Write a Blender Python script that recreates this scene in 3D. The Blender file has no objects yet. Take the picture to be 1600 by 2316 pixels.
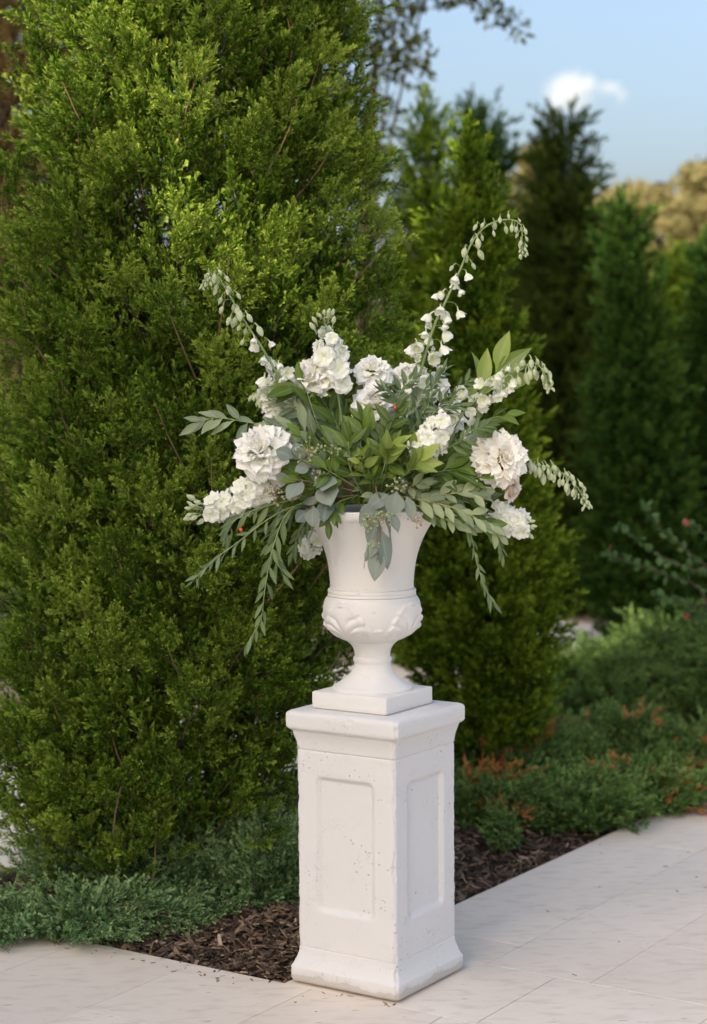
import bpy, math, random
import numpy as np
from mathutils import Vector, Matrix, Euler, noise
R = math.radians
random.seed(7)
rng = np.random.default_rng(11)
S = bpy.context.scene
COL = S.collection

# ------------------------------------------------------------------ camera
CH, CTH, CRO, CF = 1.7364, 0.06455, -0.0077, 4200.0     # eye height, pitch down, roll, focal length in photo pixels
c, s_ = math.cos(CTH), math.sin(CTH)
fw, up, rt = Vector((0, c, -s_)), Vector((0, s_, c)), Vector((1, 0, 0))
r2 = rt*math.cos(CRO) + up*math.sin(CRO)
u2 = up*math.cos(CRO) - rt*math.sin(CRO)
cam = bpy.data.objects.new('camera', bpy.data.cameras.new('camera'))
COL.objects.link(cam)
cam.matrix_world = Matrix(((r2.x, u2.x, -fw.x, 0), (r2.y, u2.y, -fw.y, 0), (r2.z, u2.z, -fw.z, CH), (0, 0, 0, 1)))
cd = cam.data
cd.sensor_fit = 'HORIZONTAL'; cd.sensor_width = 24.0; cd.lens = 24.0*CF/1600
cd.clip_start = 0.1; cd.clip_end = 9000
cd.dof.use_dof = True; cd.dof.focus_distance = 5.28; cd.dof.aperture_fstop = 2.2
S.camera = cam
# ------------------------------------------------------------------ sky, sun, exposure
SUN_EL, SUN_AZ, BLK = R(32), R(222), 0.0       # azimuth clockwise from +Y: behind the camera and to its left
w = bpy.data.worlds.new('World'); S.world = w; w.use_nodes = True
nt = w.node_tree; nt.nodes.clear()
sky = nt.nodes.new('ShaderNodeTexSky'); sky.sky_type = 'NISHITA'; sky.sun_disc = False
sky.sun_elevation = SUN_EL; sky.sun_rotation = SUN_AZ; sky.air_density = 1.0; sky.dust_density = 6.6; sky.ozone_density = 2.0
bg = nt.nodes.new('ShaderNodeBackground'); bg.inputs[1].default_value = 0.15
wo = nt.nodes.new('ShaderNodeOutputWorld')
nt.links.new(sky.outputs[0], bg.inputs[0]); nt.links.new(bg.outputs[0], wo.inputs[0])
sl = bpy.data.lights.new('sun', 'SUN'); sl.energy = 2.8; sl.angle = R(0.6); sl.color = (1.0, 0.90, 0.72)
so = bpy.data.objects.new('sun', sl); COL.objects.link(so)
SUND = Vector((math.sin(SUN_AZ)*math.cos(SUN_EL), math.cos(SUN_AZ)*math.cos(SUN_EL), math.sin(SUN_EL)))
so.rotation_euler = SUND.to_track_quat('Z', 'Y').to_euler()
vs = S.view_settings
vs.view_transform = 'Standard'; vs.look = 'None'; vs.gamma = 1.0; vs.use_curve_mapping = False; vs.exposure = 1.08
vs.use_white_balance = True; vs.white_balance_temperature = 6750; vs.white_balance_tint = 10
cy = S.cycles
cy.max_bounces = 20; cy.diffuse_bounces = 16; cy.transmission_bounces = 8; cy.volume_bounces = 2; cy.transparent_max_bounces = 4
cy.use_denoising = True; cy.sample_clamp_indirect = 6.0

def at(x, y, Y):
    """world point seen at photo pixel (x, y) at distance Y in front of the camera"""
    d = fw*CF + r2*(x-800) - u2*(y-1158)
    return Vector((0, 0, CH)) + d*(Y/d.y)
PX, PY = 0.0624, 5.4247                    # centre of the pedestal
G1, G2 = Vector((0.5545, 0.8322, 0)), Vector((-0.8322, 0.5545, 0))
GANG = math.atan2(G1.y, G1.x)
def gp(a, b, z=0.0):
    return Vector((PX, PY, 0)) + G1*a + G2*b + Vector((0, 0, z))

# ------------------------------------------------------------------ helpers
def tag(o, label=None, cat=None, group=None, kind=None):
    if label: o['label'] = label
    if cat: o['category'] = cat
    if group: o['group'] = group
    if kind: o['kind'] = kind
    return o
def empty(name, loc, label=None, cat=None, group=None, kind=None):
    o = bpy.data.objects.new(name, None); COL.objects.link(o); o.location = loc; o.empty_display_size = 0.05
    return tag(o, label, cat, group, kind)
def link(name, me, parent=None, M=None):
    o = bpy.data.objects.new(name, me); COL.objects.link(o)
    if parent: o.parent = parent
    if M is not None: o.matrix_basis = M
    return o
def npmesh(name, V, F, mat=None, tint=None, smooth=True, mi=None):
    """V (n,3); F (m,3) or (m,4) int array"""
    me = bpy.data.meshes.new(name)
    V = np.asarray(V, dtype=np.float32); F = np.asarray(F, dtype=np.int32)
    k = F.shape[1]
    me.vertices.add(len(V)); me.vertices.foreach_set('co', V.ravel())
    me.loops.add(F.size); me.loops.foreach_set('vertex_index', F.ravel())
    me.polygons.add(len(F)); me.polygons.foreach_set('loop_start', np.arange(0, F.size, k, dtype=np.int32))
    me.polygons.foreach_set('use_smooth', np.full(len(F), smooth))
    if mat is not None:
        for m in (mat if isinstance(mat, (list, tuple)) else [mat]): me.materials.append(m)
    if mi is not None: me.polygons.foreach_set('material_index', np.asarray(mi, dtype=np.int32))
    me.update(calc_edges=True)
    if tint is not None:
        at_ = me.attributes.new('tint', 'FLOAT', 'POINT'); at_.data.foreach_set('value', np.asarray(tint, dtype=np.float32))
    return me
class MB:
    """collects triangles and quads (quads split) for one mesh"""
    def __init__(s): s.v, s.f, s.t, s.n = [], [], [], 0
    def add(s, V, F, t=0.0):
        V = np.asarray(V, float); F = np.asarray(F, int)
        if F.shape[1] == 4: F = np.concatenate([F[:, [0, 1, 2]], F[:, [0, 2, 3]]])
        s.v.append(V); s.f.append(F+s.n); s.n += len(V)
        s.t.append(np.broadcast_to(np.asarray(t, float), (len(V),)))
    def tube(s, P, rad, k=6, t=0.0, cap=True):
        P = np.asarray([tuple(p) for p in P], float); n = len(P)
        rad = np.broadcast_to(np.asarray(rad, float), (n,))
        T = np.gradient(P, axis=0); T /= np.linalg.norm(T, axis=1)[:, None]+1e-12
        a0 = np.array([0.31, 0.17, 0.93]) if abs(T[0, 2]) < .8 else np.array([0.9, 0.31, 0.2])
        U = np.cross(T, a0); U /= np.linalg.norm(U, axis=1)[:, None]+1e-12
        W = np.cross(T, U)
        an = np.arange(k)*2*np.pi/k
        ring = U[:, None, :]*np.cos(an)[None, :, None] + W[:, None, :]*np.sin(an)[None, :, None]
        V = (P[:, None, :] + ring*rad[:, None, None]).reshape(-1, 3)
        i = np.arange(n-1)[:, None]*k; j = np.arange(k)[None, :]; j2 = (j+1) % k
        F = np.stack([i+j, i+j2, i+k+j2, i+k+j], -1).reshape(-1, 4)
        s.add(V, F, t)
        if cap:
            V2 = np.concatenate([V[:k], P[:1], V[-k:], P[-1:]])
            jj = np.arange(k)
            s.add(V2, np.concatenate([np.stack([jj, np.full(k, k), (jj+1) % k], 1), np.stack([k+1+jj, k+1+(jj+1) % k, np.full(k, 2*k+1)], 1)]), t)
    def mesh(s, name, mat, smooth=True, tint=False):
        return npmesh(name, np.concatenate(s.v), np.concatenate(s.f), mat, np.concatenate(s.t) if tint else None, smooth)
    def arrays(s): return np.concatenate(s.v), np.concatenate(s.f), np.concatenate(s.t)
def grid_faces(nu, nv, wrap=False):
    """faces for vertices indexed i*nv+j"""
    i = np.arange(nu if wrap else nu-1)[:, None]; j = np.arange(nv-1)[None, :]
    a = i*nv+j; b = ((i+1) % nu)*nv+j
    return np.stack([a, b, b+1, a+1], -1).reshape(-1, 4)
def vnoise(P, f, seed=0):
    """cheap smooth pseudo noise -1..1 for arrays of points"""
    P = np.asarray(P)*f
    r = np.random.default_rng(seed)
    o = np.zeros(P.shape[:-1])
    for k in range(6):
        d = r.normal(size=3); d /= np.linalg.norm(d); q = r.uniform(.6, 1.7)
        o += np.sin(P@(d*q*2*np.pi)+r.uniform(0, 6.28))
    return o/3.0
def smooth_path(P, n=16):
    """Catmull-Rom through points"""
    P = [Vector(p) for p in P]
    P = [P[0]*2-P[1]] + P + [P[-1]*2-P[-2]]
    out = []
    m = len(P)-3
    for q in range(n):
        u = q/(n-1)*m; i = min(int(u), m-1); t = u-i
        a, b, c_, d = P[i:i+4]
        out.append(0.5*((2*b)+(c_-a)*t+(2*a-5*b+4*c_-d)*t*t+(3*b-a-3*c_+d)*t**3))
    return out
def frame(loc, zdir, xhint, scale=1.0):
    """matrix with local +Y along zdir and local Z near xhint"""
    y = Vector(zdir).normalized(); x = y.cross(Vector(xhint))
    if x.length < 1e-5: x = y.cross(Vector((.3, .5, .8)))
    x.normalize(); z = x.cross(y)
    sx = scale if isinstance(scale, (tuple, list)) else (scale,)*3
    return Matrix(((x.x*sx[0], y.x*sx[1], z.x*sx[2], loc[0]), (x.y*sx[0], y.y*sx[1], z.y*sx[2], loc[1]), (x.z*sx[0], y.z*sx[1], z.z*sx[2], loc[2]), (0, 0, 0, 1)))
def rv(): return Vector(rng.normal(size=3))

# ------------------------------------------------------------------ materials
class NT:
    def __init__(s, name):
        s.m = bpy.data.materials.new(name); s.m.use_nodes = True; s.t = s.m.node_tree; s.t.nodes.clear()
        s.out = s.n('ShaderNodeOutputMaterial')
    def n(s, kind, **kw):
        nd = s.t.nodes.new(kind)
        for k, v in kw.items():
            if k.startswith('i_'): nd.inputs[k[2:].replace('_', ' ')].default_value = v
            else: setattr(nd, k, v)
        return nd
    def l(s, a, b): s.t.links.new(a, b)
    def noise(s, scale, detail=4, rough=.55, coord='Object', stretch=None, dist=0):
        tc = s.n('ShaderNodeTexCoord'); src = tc.outputs[coord]
        if stretch:
            mp = s.n('ShaderNodeMapping'); mp.inputs['Scale'].default_value = stretch; s.l(src, mp.inputs[0]); src = mp.outputs[0]
        nz = s.n('ShaderNodeTexNoise'); nz.inputs['Scale'].default_value = scale; nz.inputs['Detail'].default_value = detail
        nz.inputs['Roughness'].default_value = rough; nz.inputs['Distortion'].default_value = dist; s.l(src, nz.inputs['Vector'])
        return nz.outputs[0]
    def ramp(s, fac, stops):
        r = s.n('ShaderNodeValToRGB'); e = r.color_ramp.elements
        while len(e) < len(stops): e.new(0.5)
        for el, (p, col) in zip(e, stops): el.position = p; el.color = (*col, 1)
        s.l(fac, r.inputs[0]); return r.outputs[0]
    def mix(s, fac, a, b, mode='MIX'):
        m = s.n('ShaderNodeMix', data_type='RGBA', blend_type=mode)
        for v, i in ((fac, 0), (a, 6), (b, 7)):
            if isinstance(v, (int, float)): m.inputs[i].default_value = v
            elif isinstance(v, tuple): m.inputs[i].default_value = (*v, 1)
            else: s.l(v, m.inputs[i])
        return m.outputs[2]
    def math(s, op, a, b=0.0):
        m = s.n('ShaderNodeMath', operation=op)
        for v, i in ((a, 0), (b, 1)):
            if isinstance(v, (int, float)): m.inputs[i].default_value = v
            else: s.l(v, m.inputs[i])
        return m.outputs[0]
    def bump(s, h, strength=.3, dist=.01, chain=None):
        b = s.n('ShaderNodeBump'); b.inputs['Strength'].default_value = strength; b.inputs['Distance'].default_value = dist
        s.l(h, b.inputs['Height'])
        if chain is not None: s.l(chain, b.inputs['Normal'])
        return b.outputs[0]
    def principled(s, col, rough=.6, normal=None, spec=.5, transl=0.0, tcol=None):
        p = s.n('ShaderNodeBsdfPrincipled'); p.inputs['Roughness'].default_value = rough
        p.inputs['Specular IOR Level'].default_value = spec
        if isinstance(col, tuple): p.inputs['Base Color'].default_value = (*col, 1)
        else: s.l(col, p.inputs['Base Color'])
        if normal is not None: s.l(normal, p.inputs['Normal'])
        res = p.outputs[0]
        if transl > 0:
            tr = s.n('ShaderNodeBsdfTranslucent'); tc = tcol if tcol is not None else col
            if isinstance(tc, tuple): tr.inputs[0].default_value = (*tc, 1)
            else: s.l(tc, tr.inputs[0])
            mx = s.n('ShaderNodeMixShader'); mx.inputs[0].default_value = transl
            s.l(res, mx.inputs[1]); s.l(tr.outputs[0], mx.inputs[2]); res = mx.outputs[0]
        s.l(res, s.out.inputs[0]); return s.m

def plain(name, col, rough=.6, spec=.5): return NT(name).principled(col, rough, spec=spec)

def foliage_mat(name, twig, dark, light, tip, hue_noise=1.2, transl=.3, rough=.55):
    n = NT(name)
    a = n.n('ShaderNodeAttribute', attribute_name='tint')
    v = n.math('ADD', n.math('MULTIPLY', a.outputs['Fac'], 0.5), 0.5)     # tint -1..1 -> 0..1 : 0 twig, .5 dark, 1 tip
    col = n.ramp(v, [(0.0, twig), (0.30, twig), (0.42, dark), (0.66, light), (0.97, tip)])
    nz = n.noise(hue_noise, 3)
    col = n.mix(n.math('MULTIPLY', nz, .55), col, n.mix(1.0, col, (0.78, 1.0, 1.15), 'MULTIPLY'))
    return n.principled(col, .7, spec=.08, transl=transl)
def leaf_mat(name, col, back, rib, rough=.36, transl=.22, var=.5):
    n = NT(name)
    oi = n.n('ShaderNodeObjectInfo')
    a = n.n('ShaderNodeAttribute', attribute_name='tint')                 # 1 on the midrib, 0 at the edge
    lo = tuple(x*(1-var*.55) for x in col); hi = tuple(min(1, x*(1+var*.6)) for x in col)
    hi = (hi[0]*1.15, hi[1], hi[2]*.9)
    base = n.mix(oi.outputs['Random'], lo, hi)
    nz = n.noise(38, 3, coord='Object')
    base = n.mix(n.math('MULTIPLY', nz, .35), base, n.mix(1.0, base, (.7, .78, .7), 'MULTIPLY'))
    base = n.mix(n.math('MULTIPLY', n.math('POWER', a.outputs['Fac'], 10.0), .75), base, rib)
    geo = n.n('ShaderNodeNewGeometry')
    base = n.mix(geo.outputs['Backfacing'], base, n.mix(.6, base, back))
    nb = n.bump(n.noise(90, 2), .12, .002)
    return n.principled(base, rough, nb, spec=.45, transl=transl)
def petal_mat(name, col, center, transl=.3):
    n = NT(name)
    a = n.n('ShaderNodeAttribute', attribute_name='tint')                 # 0 base .. 1 edge
    oi = n.n('ShaderNodeObjectInfo')
    base = n.mix(a.outputs['Fac'], center, col)
    base = n.mix(n.math('MULTIPLY', oi.outputs['Random'], .35), base, n.mix(1.0, base, (.97, .965, .92), 'MULTIPLY'))
    return n.principled(base, .7, None, spec=.05, transl=transl)

M = {}
M['juniper'] = foliage_mat('juniper_green', (.20, .12, .07), (.014, .036, .003), (.100, .178, .013), (.40, .48, .070), transl=.16)  # tips are new growth; extra dark bases paint gap shade into the colour
M['juniper_far'] = foliage_mat('juniper_green_far', (.10, .07, .04), (.013, .038, .003), (.085, .150, .008), (.30, .37, .030), transl=.16)
M['juniper_dark'] = foliage_mat('juniper_dark', (.06, .045, .03), (.008, .028, .005), (.032, .080, .012), (.085, .140, .020), transl=.2)
M['juniper_brown'] = foliage_mat('juniper_olive_brown', (.06, .045, .03), (.013, .026, .005), (.042, .075, .010), (.115, .135, .022), transl=.2)
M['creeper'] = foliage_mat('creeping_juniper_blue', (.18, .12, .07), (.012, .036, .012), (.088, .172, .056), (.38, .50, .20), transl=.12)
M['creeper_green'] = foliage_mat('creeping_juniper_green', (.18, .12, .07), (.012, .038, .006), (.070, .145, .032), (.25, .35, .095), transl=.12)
M['dead'] = foliage_mat('dead_spray', (.20, .10, .05), (.24, .085, .025), (.52, .19, .05), (.60, .27, .11), transl=.25)
M['oak'] = foliage_mat('oak_leaf', (.10, .075, .05), (.040, .055, .010), (.105, .12, .022), (.24, .20, .045), transl=.35)
M['tan'] = foliage_mat('golden_tree_leaf', (.12, .09, .06), (.16, .13, .05), (.27, .225, .09), (.37, .30, .13), transl=.35)
M['bronze'] = foliage_mat('bronze_tree_leaf', (.12, .09, .06), (.12, .075, .03), (.22, .14, .055), (.30, .22, .07), transl=.35)
M['myrtle'] = foliage_mat('shrub_leaf', (.12, .07, .05), (.05, .10, .03), (.10, .18, .06), (.15, .24, .08), transl=.35)
M['mulch'] = None
n = NT('bark'); M['twig'] = plain('twig_bark', (.30, .19, .12), .8, .2)
M['bark'] = n.principled(n.ramp(n.noise(14, 5, stretch=(1, 1, .15)), [(.3, (.05, .035, .025)), (.7, (.17, .12, .085))]), .9, n.bump(n.noise(22, 4, stretch=(1, 1, .12)), .6, .02), spec=.15)
# white painted cast concrete
def concrete(name, col, pit_amt):
    n = NT(name)
    big = n.noise(3.0, 5); fine = n.noise(90, 5)
    base = n.mix(n.math('MULTIPLY', big, .35), col, (col[0]*.86, col[1]*.85, col[2]*.82))
    tc = n.n('ShaderNodeTexCoord'); h = n.math('MULTIPLY', fine, .25)
    for sc_, lo, hi, rad, am in ((60, .56, .64, .18, .9), (130, .50, .62, .25, .55), (24, .63, .68, .085, 1.2)):
        vo = n.n('ShaderNodeTexVoronoi'); vo.inputs['Scale'].default_value = sc_; n.l(tc.outputs['Object'], vo.inputs['Vector'])
        pit = n.ramp(vo.outputs['Distance'], [(.0, (1, 1, 1)), (rad*.6, (1, 1, 1)), (rad, (0, 0, 0))])
        pits = n.mix(1.0, pit, n.ramp(n.noise(6+sc_*.06, 2), [(lo, (0, 0, 0)), (hi, (1, 1, 1))]), 'MULTIPLY')
        base = n.mix(n.math('MULTIPLY', pits, pit_amt*.62*am), base, (.33, .29, .25))
        h = n.math('SUBTRACT', h, n.math('MULTIPLY', pits, pit_amt*am))
    if pit_amt > .5:      # splashed dirt along the foot
        sx = n.n('ShaderNodeSeparateXYZ'); n.l(tc.outputs['Object'], sx.inputs[0])
        foot = n.ramp(n.math('ADD', sx.outputs[2], n.math('MULTIPLY', n.noise(16, 5), -.055)), [(0.0, (.45,)*3), (.004, (.15,)*3), (.014, (0, 0, 0))])
        base = n.mix(n.math('MULTIPLY', foot, 1.0), base, (.36, .31, .24))
    nb = n.bump(h, .75, .004)
    return n.principled(base, .75, nb, spec=.25)
M['concrete'] = concrete('white_painted_concrete', (.735, .72, .705), 1.0)
M['urn'] = concrete('white_urn_paint', (.78, .76, .735), .45)
# limestone paving
n = NT('limestone_slab')
oi = n.n('ShaderNodeObjectInfo')
b0 = n.mix(oi.outputs['Random'], (.79, .685, .575), (.86, .765, .655))
b0 = n.mix(n.ramp(n.noise(2.2, 5, coord='Generated'), [(.35, (0, 0, 0)), (.75, (.55,)*3)]), b0, (.74, .63, .52))
tc = n.n('ShaderNodeNewGeometry')
mp = n.n('ShaderNodeMapping'); mp.inputs['Rotation'].default_value = (0, 0, -GANG); mp.inputs['Scale'].default_value = (1, 2.6, 1); n.l(tc.outputs['Position'], mp.inputs[0])
nz = n.n('ShaderNodeTexNoise'); nz.inputs['Scale'].default_value = 11; nz.inputs['Detail'].default_value = 6; n.l(mp.outputs[0], nz.inputs['Vector'])
b0 = n.mix(n.ramp(nz.outputs[0], [(.5, (0, 0, 0)), (.78, (.6,)*3)]), b0, (.57, .47, .37))
nz2 = n.n('ShaderNodeTexNoise'); nz2.inputs['Scale'].default_value = 17; nz2.inputs['Detail'].default_value = 3; n.l(mp.outputs[0], nz2.inputs['Vector'])
b0 = n.mix(n.ramp(nz2.outputs[0], [(.67, (0, 0, 0)), (.74, (.7,)*3)]), b0, (.47, .375, .235))
M['slab'] = n.principled(b0, .55, n.bump(n.noise(55, 5, coord='Object'), .12, .004), spec=.35)
n = NT('grout'); M['grout'] = n.principled(n.ramp(n.noise(30, 4), [(.3, (.20, .15, .10)), (.7, (.34, .265, .18))]), .9, spec=.1)
n = NT('soil'); M['soil'] = n.principled(n.ramp(n.noise(25, 6), [(.3, (.018, .012, .009)), (.7, (.07, .045, .03))]), .95, n.bump(n.noise(60, 6), .8, .02), spec=.1)
n = NT('bark_chip')
a = n.n('ShaderNodeAttribute', attribute_name='tint')
M['chip'] = n.principled(n.ramp(a.outputs['Fac'], [(0, (.035, .024, .017)), (.30, (.095, .064, .044)), (.58, (.20, .135, .09)), (.82, (.34, .23, .14)), (1, (.52, .38, .26))]), .8, n.bump(n.noise(120, 3), .5, .003), spec=.25)
n = NT('lawn_ground'); M['lawn'] = n.principled(n.ramp(n.noise(3, 6), [(.3, (.035, .06, .018)), (.7, (.075, .10, .035))]), .95, n.bump(n.noise(50, 5), .7, .03), spec=.1)
M['kerb'] = plain('dark_kerb', (.10, .095, .09), .85, .2)
M['petal'] = petal_mat('white_petal', (.94, .935, .92), (.95, .94, .86), .14)
M['petal_cream'] = petal_mat('cream_petal', (.95, .935, .90), (.95, .91, .80), .14)
M['petal_blush'] = petal_mat('blush_petal', (.90, .83, .76), (.88, .78, .64), .14)
M['bell'] = petal_mat('bell_petal', (.955, .955, .93), (.80, .84, .62), .18)
M['bud'] = petal_mat('bud_petal', (.66, .70, .50), (.45, .53, .27), .2)
M['stem'] = plain('green_stem', (.26, .34, .13), .5)
M['woody'] = plain('woody_stem', (.38, .31, .13), .6)
M['redstem'] = plain('red_twig', (.24, .12, .07), .6)
M['bay'] = leaf_mat('bay_leaf', (.115, .205, .032), (.22, .29, .11), (.26, .34, .13), transl=.3, var=.7)
M['bay_light'] = leaf_mat('young_bay_leaf', (.27, .38, .075), (.30, .39, .14), (.34, .42, .18), rough=.45, transl=.32)
M['ruscus'] = leaf_mat('narrow_leaf', (.16, .25, .115), (.27, .35, .22), (.28, .37, .19), rough=.5, transl=.3)
M['olive'] = leaf_mat('pale_oval_leaf', (.30, .39, .23), (.37, .44, .29), (.40, .44, .22), rough=.55, transl=.3)
M['willow'] = leaf_mat('grey_green_leaf', (.25, .33, .20), (.33, .40, .28), (.35, .42, .26), rough=.55, transl=.3)
M['dollar'] = leaf_mat('silver_dollar_leaf', (.22, .285, .255), (.29, .35, .31), (.32, .38, .32), rough=.6)
M['vine'] = leaf_mat('fine_vine_leaf', (.11, .18, .075), (.19, .26, .14), (.18, .26, .12), transl=.3)
M['seed'] = plain('green_seed', (.30, .36, .17), .5)
M['seed_tan'] = plain('tan_seed', (.40, .34, .23), .55)
M['berry'] = plain('orange_berry', (.62, .09, .02), .3)

# ------------------------------------------------------------------ ground, paving, planting bed
g = npmesh('ground', [(-5000, -5000, -.06), (5000, -5000, -.06), (5000, 5000, -.06), (-5000, 5000, -.06)], [(0, 1, 2, 3)], M['lawn'])
tag(link('ground', g), kind='structure')
def grect(name, a0, a1, b0, b1, z, mat, kind='structure'):
    V = [gp(a, b, z) for a, b in ((a0, b0), (a1, b0), (a1, b1), (a0, b1))]
    V = np.array([tuple(v) for v in V])
    if np.cross(V[1]-V[0], V[2]-V[0])[2] < 0: V = V[::-1]
    return tag(link(name, npmesh(name, V, [(0, 1, 2, 3)], mat)), kind=kind)
BA0, BB0, BB1 = -.20, .205, 1.76
pav = empty('pavement', gp(0, 0), kind='structure')
for q in ((-12, -.2, -9, 5.2), (-.2, 9.5, -9, BB0-.002), (-.2, 9.5, BB1+.01, 5.2)): grect('grout_bed', *q, -.0028, M['grout'])
# slabs (a0, a1, b0, b1): courses along G1, laid out as in the photograph near the pedestal
slabs = [(-.2, .277, -.45, .2), (.277, .5, -.213, .2), (.5, .95, -.213, .2), (.277, 1.25, -.56, -.213), (1.25, 2.2, -.56, -.213), (2.2, 3.15, -.56, -.213),
         (.95, 1.9, -.213, .2), (1.9, 2.85, -.213, .2), (2.85, 3.8, -.213, .2), (3.8, 4.75, -.213, .2), (3.15, 4.1, -.56, -.213),
         (-.2, .277, -.97, -.45), (.277, .75, -.97, -.56), (.75, 1.7, -.97, -.56), (1.7, 2.65, -.97, -.56), (2.65, 3.6, -.97, -.56),
         (-.69, -.2, .10, .545), (-1.64, -.69, .10, .545), (-1.2, -.2, -.345, .10), (-.9, -.2, .545, .985), (-1.8, -.9, .545, .985), (-.62, -.2, .985, 1.43), (-1.5, -.62, .985, 1.43),
         (-1.0, -.2, 1.43, 1.87), (-.75, -.2, 1.87, 2.31), (-.95, -.2, -.79, -.345), (-.2, .45, -1.42, -.97), (.45, 1.4, -1.42, -.97), (1.4, 2.35, -1.42, -.97), (2.35, 3.3, -1.42, -.97),
         (-.2, .65, -1.86, -1.42), (.65, 1.6, -1.86, -1.42), (1.6, 2.55, -1.86, -1.42), (-.1, .85, -2.3, -1.86), (.85, 1.8, -2.3, -1.86)]
for k in range(4):          # pavement behind the bed
    b = 1.80+.45*k; a = -.2-.3*k+(0.55 if k == 0 else 0)
    if k < 2: a = max(a, -.2)
    if k == 1: a = -.2
    while a < 7.5:
        if not (k == 1 and a < -.2): slabs.append((a, a+.9, b if k else 1.80, b+.45))
        a += .9
slabs = [q for q in slabs if not (q[0] < -.19 and q[3] == 2.31)]
jo = .0014
for (a0, a1, b0, b1) in slabs:
    x0, x1, y0, y1 = a0+jo, a1-jo, b0+jo, b1-jo
    if a0 == -.2 and b1 == .2: pass
    e, ch = .0008, .0008
    z0 = random.uniform(-.0006, .0006)
    V = []
    for (zz, ins) in ((-.028, 0), (z0-ch, 0), (z0, e)):
        for a, b in ((x0+ins, y0+ins), (x1-ins, y0+ins), (x1-ins, y1-ins), (x0+ins, y1-ins)): V.append((a-(x0+x1)/2, b-(y0+y1)/2, zz))
    F = [(8, 9, 10, 11)]
    for r_ in (0, 4):
        for k in range(4): F.append((r_+k, r_+(k+1) % 4, r_+4+(k+1) % 4, r_+4+k))
    me = npmesh('slab', V, F, M['slab'], smooth=False)
    o = link('slab', me, pav)
    p = gp((x0+x1)/2, (y0+y1)/2)-pav.location
    o.matrix_basis = Matrix.Translation(p) @ Matrix.Rotation(GANG, 4, 'Z')
# far paving carried on as plain sheet each side beyond the picked-out slabs
def sheet(polys):
    for q in polys: 
        o = grect('slab', *q, -.0012, M['slab']); o.name = 'far_pavement'
sheet([(-12, -.2, -9, -.79), (-12, -1.9, -.79, 5.2), (-.2, 9.5, -9, -2.3), (4.8, 9.5, -2.3, .2)])
# planting bed: soil sheet and bark mulch chips
NB = 70
aa = np.linspace(BA0, 9, 3*NB); bb = np.linspace(BB0, BB1, NB)
A_, B_ = np.meshgrid(aa, bb, indexing='ij')
P2 = np.stack([A_, B_, A_*0], -1)
edge = np.minimum(np.minimum(A_-BA0, B_-BB0), BB1-B_)
Z = -.028 + .05*np.clip(edge/.35, 0, 1)**.8 + .010*vnoise(P2, 2.1, 3) + .006*vnoise(P2, 7, 5)
Z = np.where(edge < .02, -.034, Z)
V = np.stack([PX+G1.x*A_+G2.x*B_, PY+G1.y*A_+G2.y*B_, Z], -1).reshape(-1, 3)
tag(link('soil_bed', npmesh('soil_bed', V, grid_faces(3*NB, NB), M['soil'])), kind='structure')
def bed_z(a, b):
    e = np.minimum(np.minimum(a-BA0, b-BB0), BB1-b)
    return -.028 + .05*np.clip(e/.35, 0, 1)**.8 + .010*vnoise(np.stack([a, b, a*0], -1), 2.1, 3)
def chips(N, a_rng, b_rng, seed):
    r = np.random.default_rng(seed)
    a = r.uniform(*a_rng, N); b = r.uniform(*b_rng, N)
    L = np.minimum(r.gamma(3.0, .0075, N)+.008, .048); Wd = L*r.uniform(.14, .42, N); T = r.uniform(.0015, .005, N)
    z = bed_z(a, b)+r.uniform(0, .014, N)+.002
    # unit wedge prism: 6 corners
    base = np.array([(-.5, -.5, 0), (.5, -.28, 0), (.5, .3, 0), (-.45, .5, 0), (-.42, -.35, 1), (.4, -.2, 1), (.42, .22, 1), (-.4, .35, 1)])
    Fq = np.array([(4, 5, 6, 7), (0, 1, 5, 4), (1, 2, 6, 5), (2, 3, 7, 6), (3, 0, 4, 7)])
    V = base[None]*np.stack([L, Wd, T], -1)[:, None, :]
    V[..., 2] += (V[..., 0]**2)*r.normal(0, 6, N)[:, None]
    an, ti, tj = r.uniform(0, 6.28, N), r.normal(0, .35, N), r.normal(0, .3, N)
    ca, sa = np.cos(an), np.sin(an)
    V[..., 2] += V[..., 0]*np.tan(np.clip(ti, -.9, .9))[:, None] + V[..., 1]*np.tan(np.clip(tj, -.9, .9))[:, None]
    X = V[..., 0]*ca[:, None]-V[..., 1]*sa[:, None]; Y = V[..., 0]*sa[:, None]+V[..., 1]*ca[:, None]
    ok = (a > BA0+.008) & (b > BB0+.008) & (b < BB1-.02)
    A = a[:, None]+X; B = b[:, None]+Y
    W = np.stack([PX+G1.x*A+G2.x*B, PY+G1.y*A+G2.y*B, z[:, None]+V[..., 2]], -1)
    t = np.repeat(np.clip(r.beta(1.3, 2.6, N)*1.1, 0, 1), 8)
    W = W[ok].reshape(-1, 3); t = t.reshape(N, 8)[ok].ravel(); n_ = ok.sum()
    F = (Fq[None]+(np.arange(n_)*8)[:, None, None]).reshape(-1, 4)
    return W, F, t
mb = MB()
for q in (chips(8200, (-.2, .9), (.2, 1.76), 1), chips(3600, (.5, 2.6), (.2, 1.0), 2), chips(1300, (1.0, 5), (.2, 1.76), 4)): mb.add(*q)
tag(link('bark_mulch', mb.mesh('bark_mulch', M['chip'], smooth=False, tint=True)), 'dark brown bark mulch chips covering the planting bed', kind='stuff')
# dark kerb along the back of the bed
mb = MB()
kp = [gp(a, BB1+.02+.012*math.sin(a*3), -.02) for a in np.linspace(-.2, 9, 50)]
kp = [gp(-.2, 1.5, -.02), gp(-.17, 1.68, -.02)] + kp[1:]
mb.tube(kp, .030, 8)
tag(link('bed_kerb', mb.mesh('bed_kerb', M['kerb'])), kind='structure')

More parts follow.
